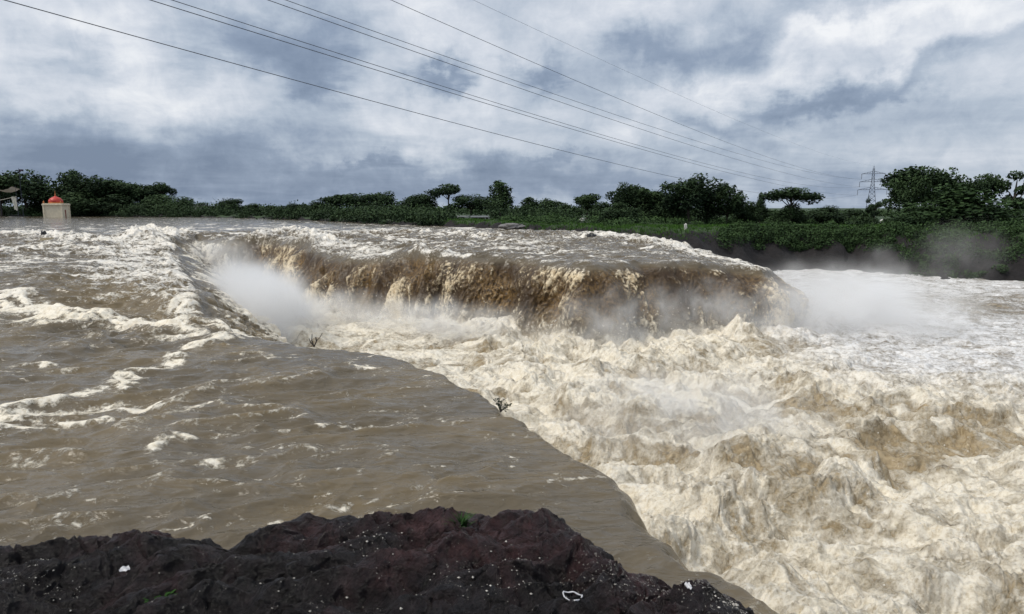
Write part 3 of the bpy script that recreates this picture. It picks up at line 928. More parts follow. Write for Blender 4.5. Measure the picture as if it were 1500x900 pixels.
# ------------------------------------------------------------------ trees
def leaf_cloud(lobes, count, size, seed, flat=1.0, hollow=0.35):
    """many small leaf sprays filling lobes: returns verts, tri faces, shade"""
    g = np.random.default_rng(seed)
    L = np.array(lobes, float)                      # cx cy cz rx ry rz
    vol = L[:, 3] * L[:, 4] * L[:, 5]
    pick = g.choice(len(L), count, p=vol ** 0.8 / (vol ** 0.8).sum())
    d = g.normal(size=(count, 3)); d /= np.linalg.norm(d, axis=1)[:, None]
    rad = hollow + (1 - hollow) * g.random(count) ** 0.45
    # uneven clusters on each lobe
    ph = g.random((len(L), 3)) * 6
    wob = np.sin(d[:, 0] * 5 + ph[pick, 0]) * np.sin(d[:, 1] * 5 + ph[pick, 1]) + np.sin(d[:, 2] * 7 + ph[pick, 2]) * 0.5
    rad = rad * (1 + 0.16 * wob)
    c = L[pick, :3] + d * L[pick, 3:] * rad[:, None]
    n = g.normal(size=(count, 3)) + d * 0.8 + np.array([0, 0, 0.6 * flat]); n /= np.linalg.norm(n, axis=1)[:, None]
    a = np.cross(n, g.normal(size=(count, 3))); a /= np.linalg.norm(a, axis=1)[:, None]
    b = np.cross(n, a)
    s = size * (0.55 + 0.9 * g.random(count))[:, None]
    el = (0.45 + 0.4 * g.random(count))[:, None]
    v0 = c + a * s; v1 = c + b * s * el; v2 = c - a * s * 0.8; v3 = c - b * s * el
    V = np.stack([v0, v1, v2, v3], 1).reshape(-1, 3)
    Q = np.arange(count * 4).reshape(-1, 4)
    zmin, zmax = V[:, 2].min(), V[:, 2].max()
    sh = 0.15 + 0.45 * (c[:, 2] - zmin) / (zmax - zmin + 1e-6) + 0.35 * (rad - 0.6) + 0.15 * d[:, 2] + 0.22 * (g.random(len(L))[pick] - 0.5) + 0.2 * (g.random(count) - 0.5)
    return V, Q, np.repeat(np.clip(sh, 0, 1), 4)


def make_kind(kind, seed):
    """unit tree: total height 1, crown width about 1"""
    g = random.Random(seed)
    lobes = []; limbs = []
    if kind == 'round':
        for k in range(13):
            t = k / 12 * 6.28 + g.random(); rr = g.uniform(0.12, 0.34); z = g.uniform(0.38, 0.80)
            lobes.append((math.cos(t) * rr, math.sin(t) * rr, z, g.uniform(.12, .2), g.uniform(.12, .2), g.uniform(.10, .17)))
        lobes.append((0, 0, .62, .3, .3, .28)); ht = .42
    elif kind == 'umbrella':
        for k in range(13):
            t = k / 13 * 6.28 + g.random() * .6; rr = g.uniform(0.08, 0.42); z = 0.80 - rr * 0.35 + g.uniform(-.04, .06)
            lobes.append((math.cos(t) * rr, math.sin(t) * rr, z, g.uniform(.12, .2), g.uniform(.12, .2), g.uniform(.07, .11)))
        lobes.append((0, 0, .82, .26, .26, .13)); ht = .6
    elif kind == 'tall':
        for k in range(14):
            z = .25 + .62 * k / 13; rr = (1 - z) * g.uniform(.25, .55); t = g.random() * 6.28
            s = .10 + .12 * (1 - z)
            lobes.append((math.cos(t) * rr, math.sin(t) * rr, z, s, s, s * .95))
        lobes.append((0, 0, .5, .25, .25, .3)); lobes.append((.08, 0, .86, .10, .10, .12)); lobes.append((-.13, 0, .82, .08, .08, .11)); ht = .3
    elif kind == 'layered':
        for k in range(9):
            t = k * 2.4 + g.random(); rr = g.uniform(.12, .36); z = .42 + .058 * k
            for j in range(4):
                q = rr + g.uniform(-.1, .12)
                lobes.append((math.cos(t) * q + g.uniform(-.07, .07), math.sin(t) * q + g.uniform(-.07, .07), z + g.uniform(-.02, .02), g.uniform(.07, .13), g.uniform(.07, .13), g.uniform(.025, .045)))
        ht = .62
    elif kind == 'ragged':
        for k in range(12):
            t = g.random() * 6.28; rr = g.uniform(0.1, 0.42); z = g.uniform(0.35, 0.92) - rr * .2
            lobes.append((math.cos(t) * rr, math.sin(t) * rr, z, g.uniform(.07, .16), g.uniform(.07, .16), g.uniform(.06, .12)))
        ht = .5
    else:   # bush
        for k in range(14):
            t = g.random() * 6.28; rr = g.uniform(0.0, 0.40); z = g.uniform(0.15, 0.78) - rr * .5
            lobes.append((math.cos(t) * rr, math.sin(t) * rr, max(z, .12), g.uniform(.13, .2), g.uniform(.13, .2), g.uniform(.14, .2)))
        lobes.append((0, 0, .35, .38, .38, .34)); ht = .3
    cnt = {'round': 5200, 'umbrella': 3800, 'tall': 5200, 'layered': 3000, 'ragged': 3000, 'bush': 6500}[kind]
    V, Q, sh = leaf_cloud(lobes, cnt, 0.022, seed, hollow=0.25)
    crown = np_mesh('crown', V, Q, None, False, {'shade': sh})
    mb = MB()
    lean = g.uniform(-.04, .04)
    mb.tube([(0, 0, -.04), (lean * .4, 0, ht * .5), (lean, .01, ht), (lean, 0, ht + .2)], [.030, .022, .017, .007], 7)
    for lb in g.sample(lobes, min(8, len(lobes))):
        z0 = g.uniform(.55, 1.0) * ht
        mid = ((lb[0] + lean) * .45, lb[1] * .45, z0 + (lb[2] - z0) * .62)
        mb.tube([(lean * .8, 0, z0), mid, lb[:3]], [.013, .009, .003], 5)
    trunk = mb.build('trunk', BARK)
    COL.objects.unlink(crown); COL.objects.unlink(trunk)
    return crown.data, trunk.data


KINDS = {}
for kd, ns in (('round', 4), ('umbrella', 2), ('tall', 2), ('layered', 2), ('ragged', 3), ('bush', 3)):
    KINDS[kd] = [make_kind(kd, hash_) for hash_ in range(100 * len(kd) + ord(kd[0]), 100 * len(kd) + ord(kd[0]) + ns)]
MESHMAT = {}


def crown_mesh(me, mat):
    key = (me.name, mat.name)
    if key not in MESHMAT:
        c = me.copy(); c.materials.clear(); c.materials.append(mat); MESHMAT[key] = c
    return MESHMAT[key]


def tree(kind, px, top, width, dist, label, leaf=LEAF, group='trees along the far bank', i=[0], name=None, base=None, cat='tree'):
    i[0] += 1
    p = at_dist(px, top, dist)
    z = lz(p.x, dist) - 0.1 if base is None else base
    H = p.z - z
    wm = width * dist / F * (1.62 if px < 1300 else 1.22)
    k = KINDS[kind][i[0] % len(KINDS[kind])]
    o = empty(name or {'bush': 'bush'}.get(kind, 'tree'), (p.x, dist, z), random.random() * 6.28)
    tag(o, label, cat, group)
    H *= 1.18
    s = (wm / 0.98, wm / 0.98, H)
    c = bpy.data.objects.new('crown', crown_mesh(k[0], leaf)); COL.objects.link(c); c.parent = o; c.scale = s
    if kind != 'bush' or True:
        tr = bpy.data.objects.new('trunk', k[1]); COL.objects.link(tr); tr.parent = o
        tr.scale = (min(s[0], s[2]) if kind != 'bush' else s[0] * .5, min(s[0], s[2]) if kind != 'bush' else s[1] * .5, s[2])
        if s[0] > s[2]: tr.scale = (s[0] * .8, s[1] * .8, s[2])
    return o


G1, G2, G3, G4 = 'dark trees of the left bank', 'trees along the middle of the far bank', 'trees above the eroded bank', 'tall trees at the right'
T = [
    # kind, x, top, width, distance, label, group
    ('round', -4, 256, 46, 176, 'dark round tree cut by the left picture edge', G1),
    ('round', 34, 254, 60, 180, 'dark broad tree below the flag pole', G1),
    ('bush', 66, 276, 44, 186, 'low dark tree just left of the shrine', G1),
    ('tall', 103, 258, 50, 184, 'tall ragged dark tree right behind the shrine dome', G1),
    ('round', 138, 262, 62, 182, 'broad dark tree second to the right of the shrine', G1),
    ('bush', 122, 280, 60, 176, 'low dark bushy tree at the waterline right of the shrine', G1),
    ('round', 176, 268, 56, 184, 'round dark tree at the middle of the left grove', G1),
    ('round', 210, 274, 50, 186, 'dark tree where the left grove slopes down', G1),
    ('bush', 165, 287, 70, 178, 'wide low dark bush at the foot of the left grove', G1),
    ('umbrella', 234, 272, 26, 186, 'small flat-topped tree sticking up near the end of the left grove', G1),
    ('bush', 236, 284, 60, 180, 'bushy dark tree at the right end of the left grove', G1),
    ('bush', 268, 292, 36, 190, 'low bush ending the left grove above the spray', G1),
    ('bush', 302, 297, 40, 200, 'low hazy bush behind the drifting spray', G2),
    ('round', 336, 292, 30, 200, 'small round tree standing alone right of the spray', G2),
    ('bush', 366, 299, 34, 205, 'low dark bush between the lone round tree and the ridge gap', G2),
    ('bush', 398, 302, 40, 205, 'lowest bush under the far blue ridge', G2),
    ('round', 432, 300, 32, 195, 'small dark tree right of the far blue ridge', G2),
    ('bush', 462, 299, 40, 185, 'wide dark bush left of the clustered domed trees', G2),
    ('round', 490, 292, 34, 175, 'first of the clustered domed trees from the left', G2),
    ('round', 522, 289, 42, 172, 'middle one of the clustered domed trees', G2),
    ('round', 556, 288, 40, 168, 'last and darkest of the clustered domed trees', G2),
    ('bush', 588, 298, 44, 160, 'lower bush filling the gap after the domed trees', G2),
    ('bush', 540, 304, 60, 158, 'dark shrub bank at the waterline under the domed trees', G2),
    ('round', 618, 290, 42, 150, 'round tree left of the tall umbrella tree', G2),
    ('umbrella', 657, 274, 36, 148, 'tall umbrella tree raising its small flat crown above the rest', G2),
    ('round', 690, 291, 48, 145, 'domed tree behind the open shed', G2),
    ('tall', 732, 276, 46, 132, 'big pointed bushy tree right of the open shed', G2),
    ('tall', 776, 297, 34, 150, 'small pointed tree right of the big pointed one', G2),
    ('round', 806, 298, 36, 150, 'reddish dark round tree in the dip of the treeline', G2),
    ('bush', 832, 303, 36, 140, 'low green bush between the dip and the twin crowned tree', G2),
    ('round', 860, 291, 32, 132, 'upright dark tree with twin crown', G2),
    ('bush', 884, 299, 38, 128, 'bushy tree over the white speck on the bank', G2),
    ('round', 918, 278, 40, 118, 'tree with knobbly top at the left end of the big grove', G3),
    ('bush', 905, 300, 46, 96, 'grey-green bush standing forward at the waterline before the grove', G3),
    ('ragged', 955, 277, 54, 116, 'loose-leaved dark tree in the middle of the big grove', G3),
    ('round', 945, 286, 54, 118, 'dark inner tree of the big grove', G3),
    ('round', 1010, 268, 62, 108, 'tallest and widest tree of the big grove', G3),
    ('bush', 985, 290, 50, 112, 'low dark tree under the tallest of the grove', G3),
    ('round', 1038, 284, 40, 112, 'small dark tree leaning against the tallest of the grove', G3),
    ('tall', 1066, 280, 52, 110, 'rounded dark tree at the right end of the big grove', G3),
    ('bush', 1098, 298, 34, 112, 'low bush with sky gap beside it', G3),
    ('tall', 1115, 292, 16, 114, 'thin pointed sapling before the flat spreading tree', G3),
    ('umbrella', 1160, 280, 58, 108, 'lone flat spreading tree between the grove and the pylon', G3),
    ('bush', 1160, 297, 34, 109, 'dark bush at the foot of the lone spreading tree', G3),
    ('bush', 1212, 303, 54, 116, 'low wide bush left of the pylon', G3),
    ('bush', 1250, 306, 46, 120, 'lowest green bush just before the pylon foot', G3),
    ('ragged', 1282, 294, 24, 112, 'thin sapling right at the pylon foot', G3),
    ('round', 1332, 262, 60, 96, 'big dark spreading tree nearest the pylon', G4),
    ('umbrella', 1344, 252, 84, 98, 'dark flat canopy overhanging toward the pylon', G4),
    ('round', 1388, 252, 62, 96, 'bright-topped tree behind the large misty bush', G4),
    ('umbrella', 1446, 262, 50, 92, 'small-crowned tree with sky under its branches', G4),
    ('ragged', 1492, 250, 74, 90, 'open ragged tree with gappy branches at the right picture edge', G4),
    ('round', 1560, 250, 90, 92, 'round tree out beyond the right edge', G4),
]
for kd, px, top, wd, ds, lab, grp in T:
    tree(kd, px, top - (4 if 460 < px < 1130 and kd != 'umbrella' else 0), wd, ds, lab, LEAF, grp)
tree('bush', 1400, 274, 150, 84, 'large grey-green bush in the mist at the right', LEAF_G, G4)
tree('bush', 1352, 300, 90, 82, 'olive bush left of the large misty one', LEAF_G, G4)
tree('bush', 1470, 305, 90, 84, 'olive bush right of the large misty one', LEAF_G, G4)


# undergrowth nobody could count
def scrub(name, label, spots, leaf, seed, size):
    Vs, Qs, Ss = [], [], []
    n = 0
    for k, (x, y, z, rx, rz, cnt) in enumerate(spots):
        lob = [(x + random.uniform(-.5, .5) * rx, y + random.uniform(-.5, .5) * rx, z + random.uniform(0, .4) * rz,
                rx * random.uniform(.4, .8), rx * random.uniform(.4, .8), rz * random.uniform(.5, .9)) for _ in range(4)]
        V, Q, s = leaf_cloud(lob, cnt, size, seed + k, hollow=0.4)
        Vs.append(V); Qs.append(Q + n); Ss.append(s); n += len(V)
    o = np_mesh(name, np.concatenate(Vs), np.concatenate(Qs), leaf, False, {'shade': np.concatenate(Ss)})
    tag(o, label, 'undergrowth', kind='stuff')


def bank_xy(px, t):
    """a place on the bank: t = 0 waterline, 1 top"""
    a = math.atan2(*gp(px, 330, 0)[:2])
    r_ = float(np.interp(a, _ba, _br)) + t * float(np.interp(a, _ba, _bw))
    return r_ * math.sin(a), r_ * math.cos(a)


sp = []
for k in range(230):
    px = random.uniform(-60, 655); x, y = bank_xy(px, random.uniform(.3, 2.8))
    s = (1.2 + 2.3 * random.random() ** 1.7) * (1.15 if px < 300 else 1.05 - .25 * (px - 300) / 340); sp.append((x, y, lz(x, y), s * 1.5, s, 300))
scrub('waterside_scrub', 'dark scrub filling the waterline of the left and middle bank', sp, LEAF, 500, 0.2)
sp = []
for k in range(250):
    px = random.uniform(620, 1300); u_ = random.random(); x, y = bank_xy(px, 1.6 + 7.5 * u_)
    if px > 930 and 1.6 + 7.5 * u_ < 4.5: continue
    if 655 < px < 738 or 843 < px < 864 or 1281 < px < 1303: continue
    s = random.uniform(.35, .75) * (1 + 1.5 * u_); sp.append((x, y, lz(x, y), s * 1.6, s, 240))
scrub('bank_scrub', 'low green scrub on top of the far bank', sp, LEAF_G, 700, 0.13)
sp = []
for k in range(300):
    px = random.uniform(1060, 1640); x, y = bank_xy(px, random.uniform(.05 if px > 1320 else .45, 1.9 if px > 1330 else 1.0))
    s = random.uniform(.5, 1.2); sp.append((x, y, lz(x, y), s * 1.4, s, 330))
sp_slope = sp
sp = []
for k in range(210):
    px = random.uniform(540, 1340); y = random.uniform(110, 142) if px < 1240 else random.uniform(104, 120)
    if 655 < px < 738 and y < 136: continue
    if 843 < px < 864 or 1281 < px < 1303: continue
    p_ = at_dist(px, 320, y); s = (1.3 + 2.3 * random.random() ** 2) * (1.0 if px < 1100 else .6)
    sp.append((p_.x, y, lz(p_.x, y), s * 1.5, s, 280))
scrub('hedge_scrub', 'dark thicket between the trunks of the far bank trees', sp, LEAF, 1100, 0.2)
sp = sp_slope
scrub('slope_scrub', 'green scrub covering the slope at the right', sp, LEAF_G, 900, 0.11)


def far_wood():
    sp_ = []
    g = random.Random(4)
    for k in range(520):
        px = g.uniform(-150, 1650)
        y = g.uniform(205, 330)
        p = at_dist(px, 306, y)
        s = g.uniform(1.8, 3.6)
        if 1100 < px < 1320: s *= .55
        if px < 280: s *= 1.3
        sp_.append((p.x, y, lz(p.x, y), s * 2.2, s, 150))
    scrub('distant_woodland', 'continuous dark woodland behind the bank trees', sp_, LEAF, 1300, 0.42)


far_wood()


def grass_stuff():
    g = np.random.default_rng(5)
    n = 42000
    px = g.uniform(620, 1600, n); a = np.arctan2((px - 750) / F, 1)
    t = g.uniform(.55, 4.5, n) ** 1.0
    r_ = np.interp(a, _ba, _br) + t * np.interp(a, _ba, _bw)
    x = r_ * np.sin(a); y = r_ * np.cos(a)
    z = land_height(x, y)[0]
    h = g.uniform(.10, .34, n); an = g.random(n) * 3.14; w_ = g.uniform(.03, .08, n)
    dx, dy = np.cos(an) * w_, np.sin(an) * w_
    lx, ly = g.normal(0, .08, n), g.normal(0, .08, n)
    V = np.stack([np.stack([x - dx, y - dy, z - .03], -1), np.stack([x + dx, y + dy, z - .03], -1), np.stack([x + lx, y + ly, z + h], -1)], 1).reshape(-1, 3)
    o = np_mesh('bank_grass', V, np.arange(n * 3).reshape(-1, 3), LEAF_B, False, {'shade': np.repeat(g.uniform(0, .6, n), 3)})
    tag(o, 'rough green grass on top of the far bank', 'grass', kind='stuff')


grass_stuff()


# ------------------------------------------------------------------ pylon and its wires
STEEL = simple('galvanised_steel', (0.035, 0.042, 0.06), 0.55, 0.15, 1.0, 0.3)
GLASS_INS = simple('insulator_porcelain', (0.07, 0.05, 0.045), 0.3, 0.1, 5)
PD = 400.0
TP = at_dist(1276, 300, PD)
foot_z = lz(TP.x, TP.y)
top_z = at_dist(1279, 243, PD).z
Ht = top_z - foot_z
# plan direction of the line: passes about 45 m to the left of the camera
LOFF = 45.0
Dt = math.hypot(TP.x, TP.y)
az_t = math.atan2(TP.x, TP.y)
az_l = az_t + math.asin(LOFF / Dt)               # heading of the line towards the tower
LDIR = Vector((math.sin(az_l), math.cos(az_l), 0))
LSIDE = Vector((-LDIR.y, LDIR.x, 0))             # to the left looking along the line


def pylon():
    o = empty('electricity_pylon', (TP.x, TP.y, foot_z), math.atan2(LDIR.y, LDIR.x) - math.pi / 2 + R(6))
    tag(o, 'grey lattice electricity pylon with three cross arms above the far bank', 'pylon')
    def hw(t):      # half width of the body at relative height t
        return 2.9 * (1 - t / .62) + 0.85 * (t / .62) if t < .62 else 0.85 - (t - .62) / .38 * .55
    for sx in (-1, 1):
        for sy in (-1, 1):
            mb = MB(); mb.tube([(sx * hw(t), sy * hw(t), t * Ht) for t in (0, .2, .4, .62, .8, .94)], .17, 4)
            mb.build('leg', STEEL, o)
    mb = MB()
    lv = [0, .13, .25, .35, .44, .52, .59, .66, .73, .80, .87, .94]
    for k in range(len(lv) - 1):
        a, b_ = lv[k], lv[k + 1]
        for (s1, s2) in (((-1, -1), (1, -1)), ((1, -1), (1, 1)), ((1, 1), (-1, 1)), ((-1, 1), (-1, -1))):
            mb.tube([(s1[0] * hw(a), s1[1] * hw(a), a * Ht), (s2[0] * hw(b_), s2[1] * hw(b_), b_ * Ht)], .09, 4)
            mb.tube([(s2[0] * hw(a), s2[1] * hw(a), a * Ht), (s1[0] * hw(b_), s1[1] * hw(b_), b_ * Ht)], .09, 4)
            mb.tube([(s1[0] * hw(b_), s1[1] * hw(b_), b_ * Ht), (s2[0] * hw(b_), s2[1] * hw(b_), b_ * Ht)], .08, 4)
    mb.build('lattice', STEEL, o)
    mb = MB(); h9 = hw(.94)
    for sx, sy in ((-1, -1), (1, -1), (1, 1), (-1, 1)): mb.tube([(sx * h9, sy * h9, .94 * Ht), (0, 0, Ht)], .11, 4)
    mb.tube([(0, 0, Ht * .99), (0, 0, Ht * 1.02)], .06, 4)
    mb.build('peak', STEEL, o)
    pts = []
    for t, L in ((.83, 6.1), (.66, 6.9), (.49, 7.6)):
        for s in (-1, 1):
            mb = MB(); b0 = hw(t)
            tip = (s * L, 0, t * Ht)
            for yy in (-b0, b0):
                mb.tube([(s * b0, yy, t * Ht), tip], .13, 4)
                mb.tube([(s * b0, yy, (t + .05) * Ht), tip], .10, 4)
                for q in (.3, .55, .78):
                    xx = s * (b0 + (L - b0) * q)
                    mb.tube([(xx, yy * (1 - q), t * Ht), (xx - s * .7, yy * (1 - q), (t + .05 * (1 - q) + .006) * Ht)], .06, 4)
            arm = mb.build('cross_arm', STEEL, o)
            mi = MB(); prof = []
            for q in range(12): prof += [(.05, -q * .26), (.26, -q * .26 - .05), (.05, -q * .26 - .16)]
            mi.lathe(prof, tip, 8); mi.build('insulator', GLASS_INS, arm)
            pts.append((s, t, L))
    return o


pylon()
WIRE = simple('power_cable', (0.045, 0.05, 0.065), 0.5, 0.1, 1)
WIREF = simple('thin_earth_cable', (0.16, 0.18, 0.22), 0.5, 0.1, 1)


def wire(pts_img, off, attach_z, rad, label, mat=WIRE):
    """cable in the vertical plane parallel to the line, through places seen in the photo"""
    P0 = Vector((TP.x, TP.y, 0)) + LSIDE * off
    S, Zs = [0.0], [attach_z]
    for px, py in pts_img:
        d = Vector(ray(px, py))
        # EYE point + d*t lies in plane through P0 with direction LDIR
        nrm = LSIDE
        t = P0.dot(nrm) / Vector((d.x, d.y, 0)).dot(nrm)
        q = Vector((d.x * t, d.y * t, 0))
        S.append((q - P0).dot(LDIR)); Zs.append(EYE + d.z * t)
    c = np.polyfit(S, Zs, 2)
    if c[0] < 0: c = np.array([0, *np.polyfit(S, Zs, 1)])
    s_end = -Dt - 40
    pts = []
    for k in range(90):
        s = s_end * (k / 89)
        z = c[0] * s * s + c[1] * s + c[2]
        p = P0 + LDIR * s
        pts.append((p.x, p.y, z))
    mb = MB(); mb.tube(pts, rad * .85, 5)
    o = mb.build('power_line', mat, None, True)
    tag(o, label, 'cable', 'power lines crossing the sky')


zt = lambda t: foot_z + t * Ht - 3
wire([(10, 0), (430, 118), (850, 228), (1000, 262)], 7.6, zt(.49), .040, 'lowest dark cable, spanning from the top left corner')
wire([(237, 0), (560, 108), (880, 205), (1060, 250)], -7.6 + 10, zt(.49), .036, 'lower cable of the left close pair')
wire([(257, 0), (575, 104), (880, 199), (1060, 246)], 6.9, zt(.66), .036, 'upper cable of the left close pair')
wire([(408, 0), (600, 76), (860, 166), (1090, 236)], -6.9 + 8, zt(.66), .034, 'lower cable of the middle close pair')
wire([(425, 0), (615, 70), (870, 160), (1100, 230)], 6.1, zt(.83), .034, 'upper cable of the middle close pair')
wire([(572, 0), (750, 79), (940, 158), (1180, 248)], -6.1 + 5, zt(.83), .030, 'single cable above the middle pair')
wire([(692, 0), (850, 73), (1000, 142)], 0, top_z, .016, 'faint thin cable highest of all', WIREF)

# ------------------------------------------------------------------ shrine
CREAM = simple('cream_limewash', (0.70, 0.62, 0.47), 0.8, 0.12, 1.5)
RED = simple('red_dome_paint', (0.50, 0.045, 0.03), 0.5, 0.3, 1.2)
ORANGE = simple('saffron_paint', (0.50, 0.17, 0.05), 0.6, 0.2, 2)
DARK = simple('opening_shade', (0.01, 0.009, 0.008), 0.9, 0.1, 2)  # near-black colour standing in for the shade inside openings


def shrine():
    D = 158.0
    p = at_dist(84, 318, D)
    o = empty('riverside_shrine', (p.x, p.y, p.z - .3), R(10)); o.scale = (.71, .71, .90)
    tag(o, 'small cream shrine with red dome standing in the flooded river', 'shrine')
    W = 5.3; Hh = 3.35
    mb = MB()
    # walls with a doorway on the right-hand face
    t = .35; dw = 1.0; dh = 2.2
    mb.box((0, -W / 2 + t / 2, Hh / 2), (W, t, Hh)); mb.box((0, W / 2 - t / 2, Hh / 2), (W, t, Hh)); mb.box((-W / 2 + t / 2, 0, Hh / 2), (t, W - 2 * t - .004, Hh))
    sl = (W - 2 * t - .004 - dw) / 2
    for s in (-1, 1): mb.box((W / 2 - t / 2, s * (dw / 2 + sl / 2), Hh / 2), (t, sl, Hh))
    mb.box((W / 2 - t / 2, 0, (Hh + dh) / 2), (t, dw - .004, Hh - dh))
    wall = mb.build('wall', CREAM, o)
    md = MB(); md.box((W / 2 - .2, 0, dh / 2), (.08, dw - .02, dh - .01)); md.build('door', simple('maroon_door', (.22, .03, .025), .5, .2, 4), o)
    for sx in (-1, 1):
        for sy in (-1, 1):
            mc = MB(); mc.box((sx * W / 2, sy * W / 2, Hh / 2), (.42, .42, Hh - .01)); mc.build('corner_pier', CREAM, o)
    mb = MB(); mb.box((0, 0, Hh + .13), (W + .7, W + .7, .26)); mb.box((0, 0, Hh + .36), (W + .35, W + .35, .2)); mb.build('cornice', CREAM, o)
    mb = MB(); mb.lathe([(1.95, 0), (1.95, .28), (2.04, .36), (2.06, .6), (1.94, .92), (1.66, 1.2), (1.25, 1.45), (.75, 1.64), (.4, 1.80), (.2, 1.98), (0.0, 2.02)], (0, 0, Hh + .45), 28)
    mb.build('dome', RED, o, True)
    mb = MB(); mb.lathe([(2.25, 0), (2.25, .3), (0, .3)], (0, 0, Hh + .455), 8); mb.build('drum', ORANGE, o)
    mb = MB(); mb.lathe([(.10, 0), (.28, .15), (.12, .35), (.18, .5), (.06, .7), (.03, 1.3), (0, 1.35)], (0, 0, Hh + 2.38), 10); mb.build('finial', ORANGE, o, True)
    for a in (-1, 1):
        mb = MB(); mb.lathe([(.22, 0), (.26, .3), (.12, .55), (0, .75)], (a * W / 2 * .95, -W / 2 * .95, Hh + .46), 10); mb.build('corner_urn', ORANGE, o, True)
    mb = MB(); mb.box((-.7, -1.62, Hh + 1.25), (.5, .2, .45)); mb.build('dome_niche', DARK, o)  # solid block; the shade of the niche is only its colour


shrine()


def flag():
    p = at_dist(27, 247, 174)
    gz = lz(p.x, p.y)
    o = empty('flag_pole', (p.x, p.y, gz)); tag(o, 'thin pole with a small dark flag rising over the left trees', 'flag pole')
    h = p.z - gz
    mb = MB(); mb.tube([(0, 0, 0), (0.05, 0, h)], [.09, .06], 6); mb.build('pole', STEEL, o)
    mb = MB()
    n = 8
    for i in range(n):
        for j in range(2): mb.v.append((0.05 + i / (n - 1) * 1.1, .12 * math.sin(i * 1.1), h - .2 - j * .8 * (1 - i / (n - 1) * .6) - .05 * i / n))
    for i in range(n - 1): mb.f.append((2 * i, 2 * i + 1, 2 * i + 3, 2 * i + 2))
    mb.build('flag', simple('dark_flag_cloth', (.05, .03, .06), .8, .2, 3), o)


flag()


def banner():
    D = 150.0
    a = at_dist(20, 289, D); b_ = at_dist(27, 308, D)
    cloth = simple('weathered_white_cloth', (.50, .49, .42), .8, .15, 2)
    o = empty('hanging_banner', (a.x, D, b_.z)); tag(o, 'pale upright banner cloth at the left waterline', 'banner')
    h = a.z - b_.z; w_ = 1.05
    mb = MB(); n = 7; m_ = 6
    for j in range(m_):
        for i in range(n):
            fr = i / (n - 1); v = j / (m_ - 1)
            mb.v.append(((fr - .5) * w_ * (1.05 - .4 * (1 - v)) + .25 * (1 - v), .08 * math.sin(i * 1.3 + j), h * v + .12 * math.sin(i)))
    for j in range(m_ - 1):
        for i in range(n - 1): mb.f.append((j * n + i, j * n + i + 1, (j + 1) * n + i + 1, (j + 1) * n + i))
    mb.build('cloth', cloth, o)
    gz = -1.0
    mb = MB(); mb.tube([(.62, .05, -3.2), (.62, .05, h + .25)], .05, 5); mb.build('post', STEEL, o)
    # sagging pale awning behind it
    c0 = at_dist(-14, 277, D + 3); c1 = at_dist(22, 272, D + 3)
    aw = empty('awning', ((c0.x + c1.x) / 2, D + 3, c0.z)); tag(aw, 'sagging grey-white awning sheet at the left edge above the banner', 'awning')
    mb = MB(); n = 12
    L = (c1.x - c0.x) * .75
    for i in range(n):
        fr = i / (n - 1)
        for j in range(3):
            mb.v.append(((fr - .5) * L, j * 1.2, -1.0 * math.sin(fr * 2.6) * .7 + .9 * fr - .25 * j + .05 * math.sin(i * 2)))
    for i in range(n - 1):
        for j in range(2): mb.f.append((i * 3 + j, i * 3 + j + 1, i * 3 + j + 4, i * 3 + j + 3))
    mb.build('sheet', simple('grey_awning_cloth', (.62, .64, .66), .7, .15, 2), aw)
    mb = MB(); mb.tube([(L * .45, 1.3, -6), (L * .45, 1.3, .7)], .04, 5); mb.build('post', STEEL, aw)
    mb = MB(); mb.tube([(-L * .45, 1.3, -6), (-L * .45, 1.3, -.5)], .04, 5); mb.build('post', STEEL, aw)
    # rope from the banner to the left
    r0 = at_dist(-30, 298, D); mb = MB()
    mb.tube([(r0.x, D, r0.z), ((r0.x + a.x) / 2, D, (r0.z + a.z) / 2 - .15), (a.x + .62, D, a.z + .1)], .05, 5)
    rp = mb.build('rope', cloth); tag(rp, 'pale rope running from the banner out of the left edge', 'rope')


banner()


# ------------------------------------------------------------------ sheds on the far bank
WHITEW = simple('white_wall_paint', (.50, .50, .47), .8, .12, 1.5)
GREYR = simple('grey_roof_sheet', (.42, .43, .44), .6, .15, 1.5)


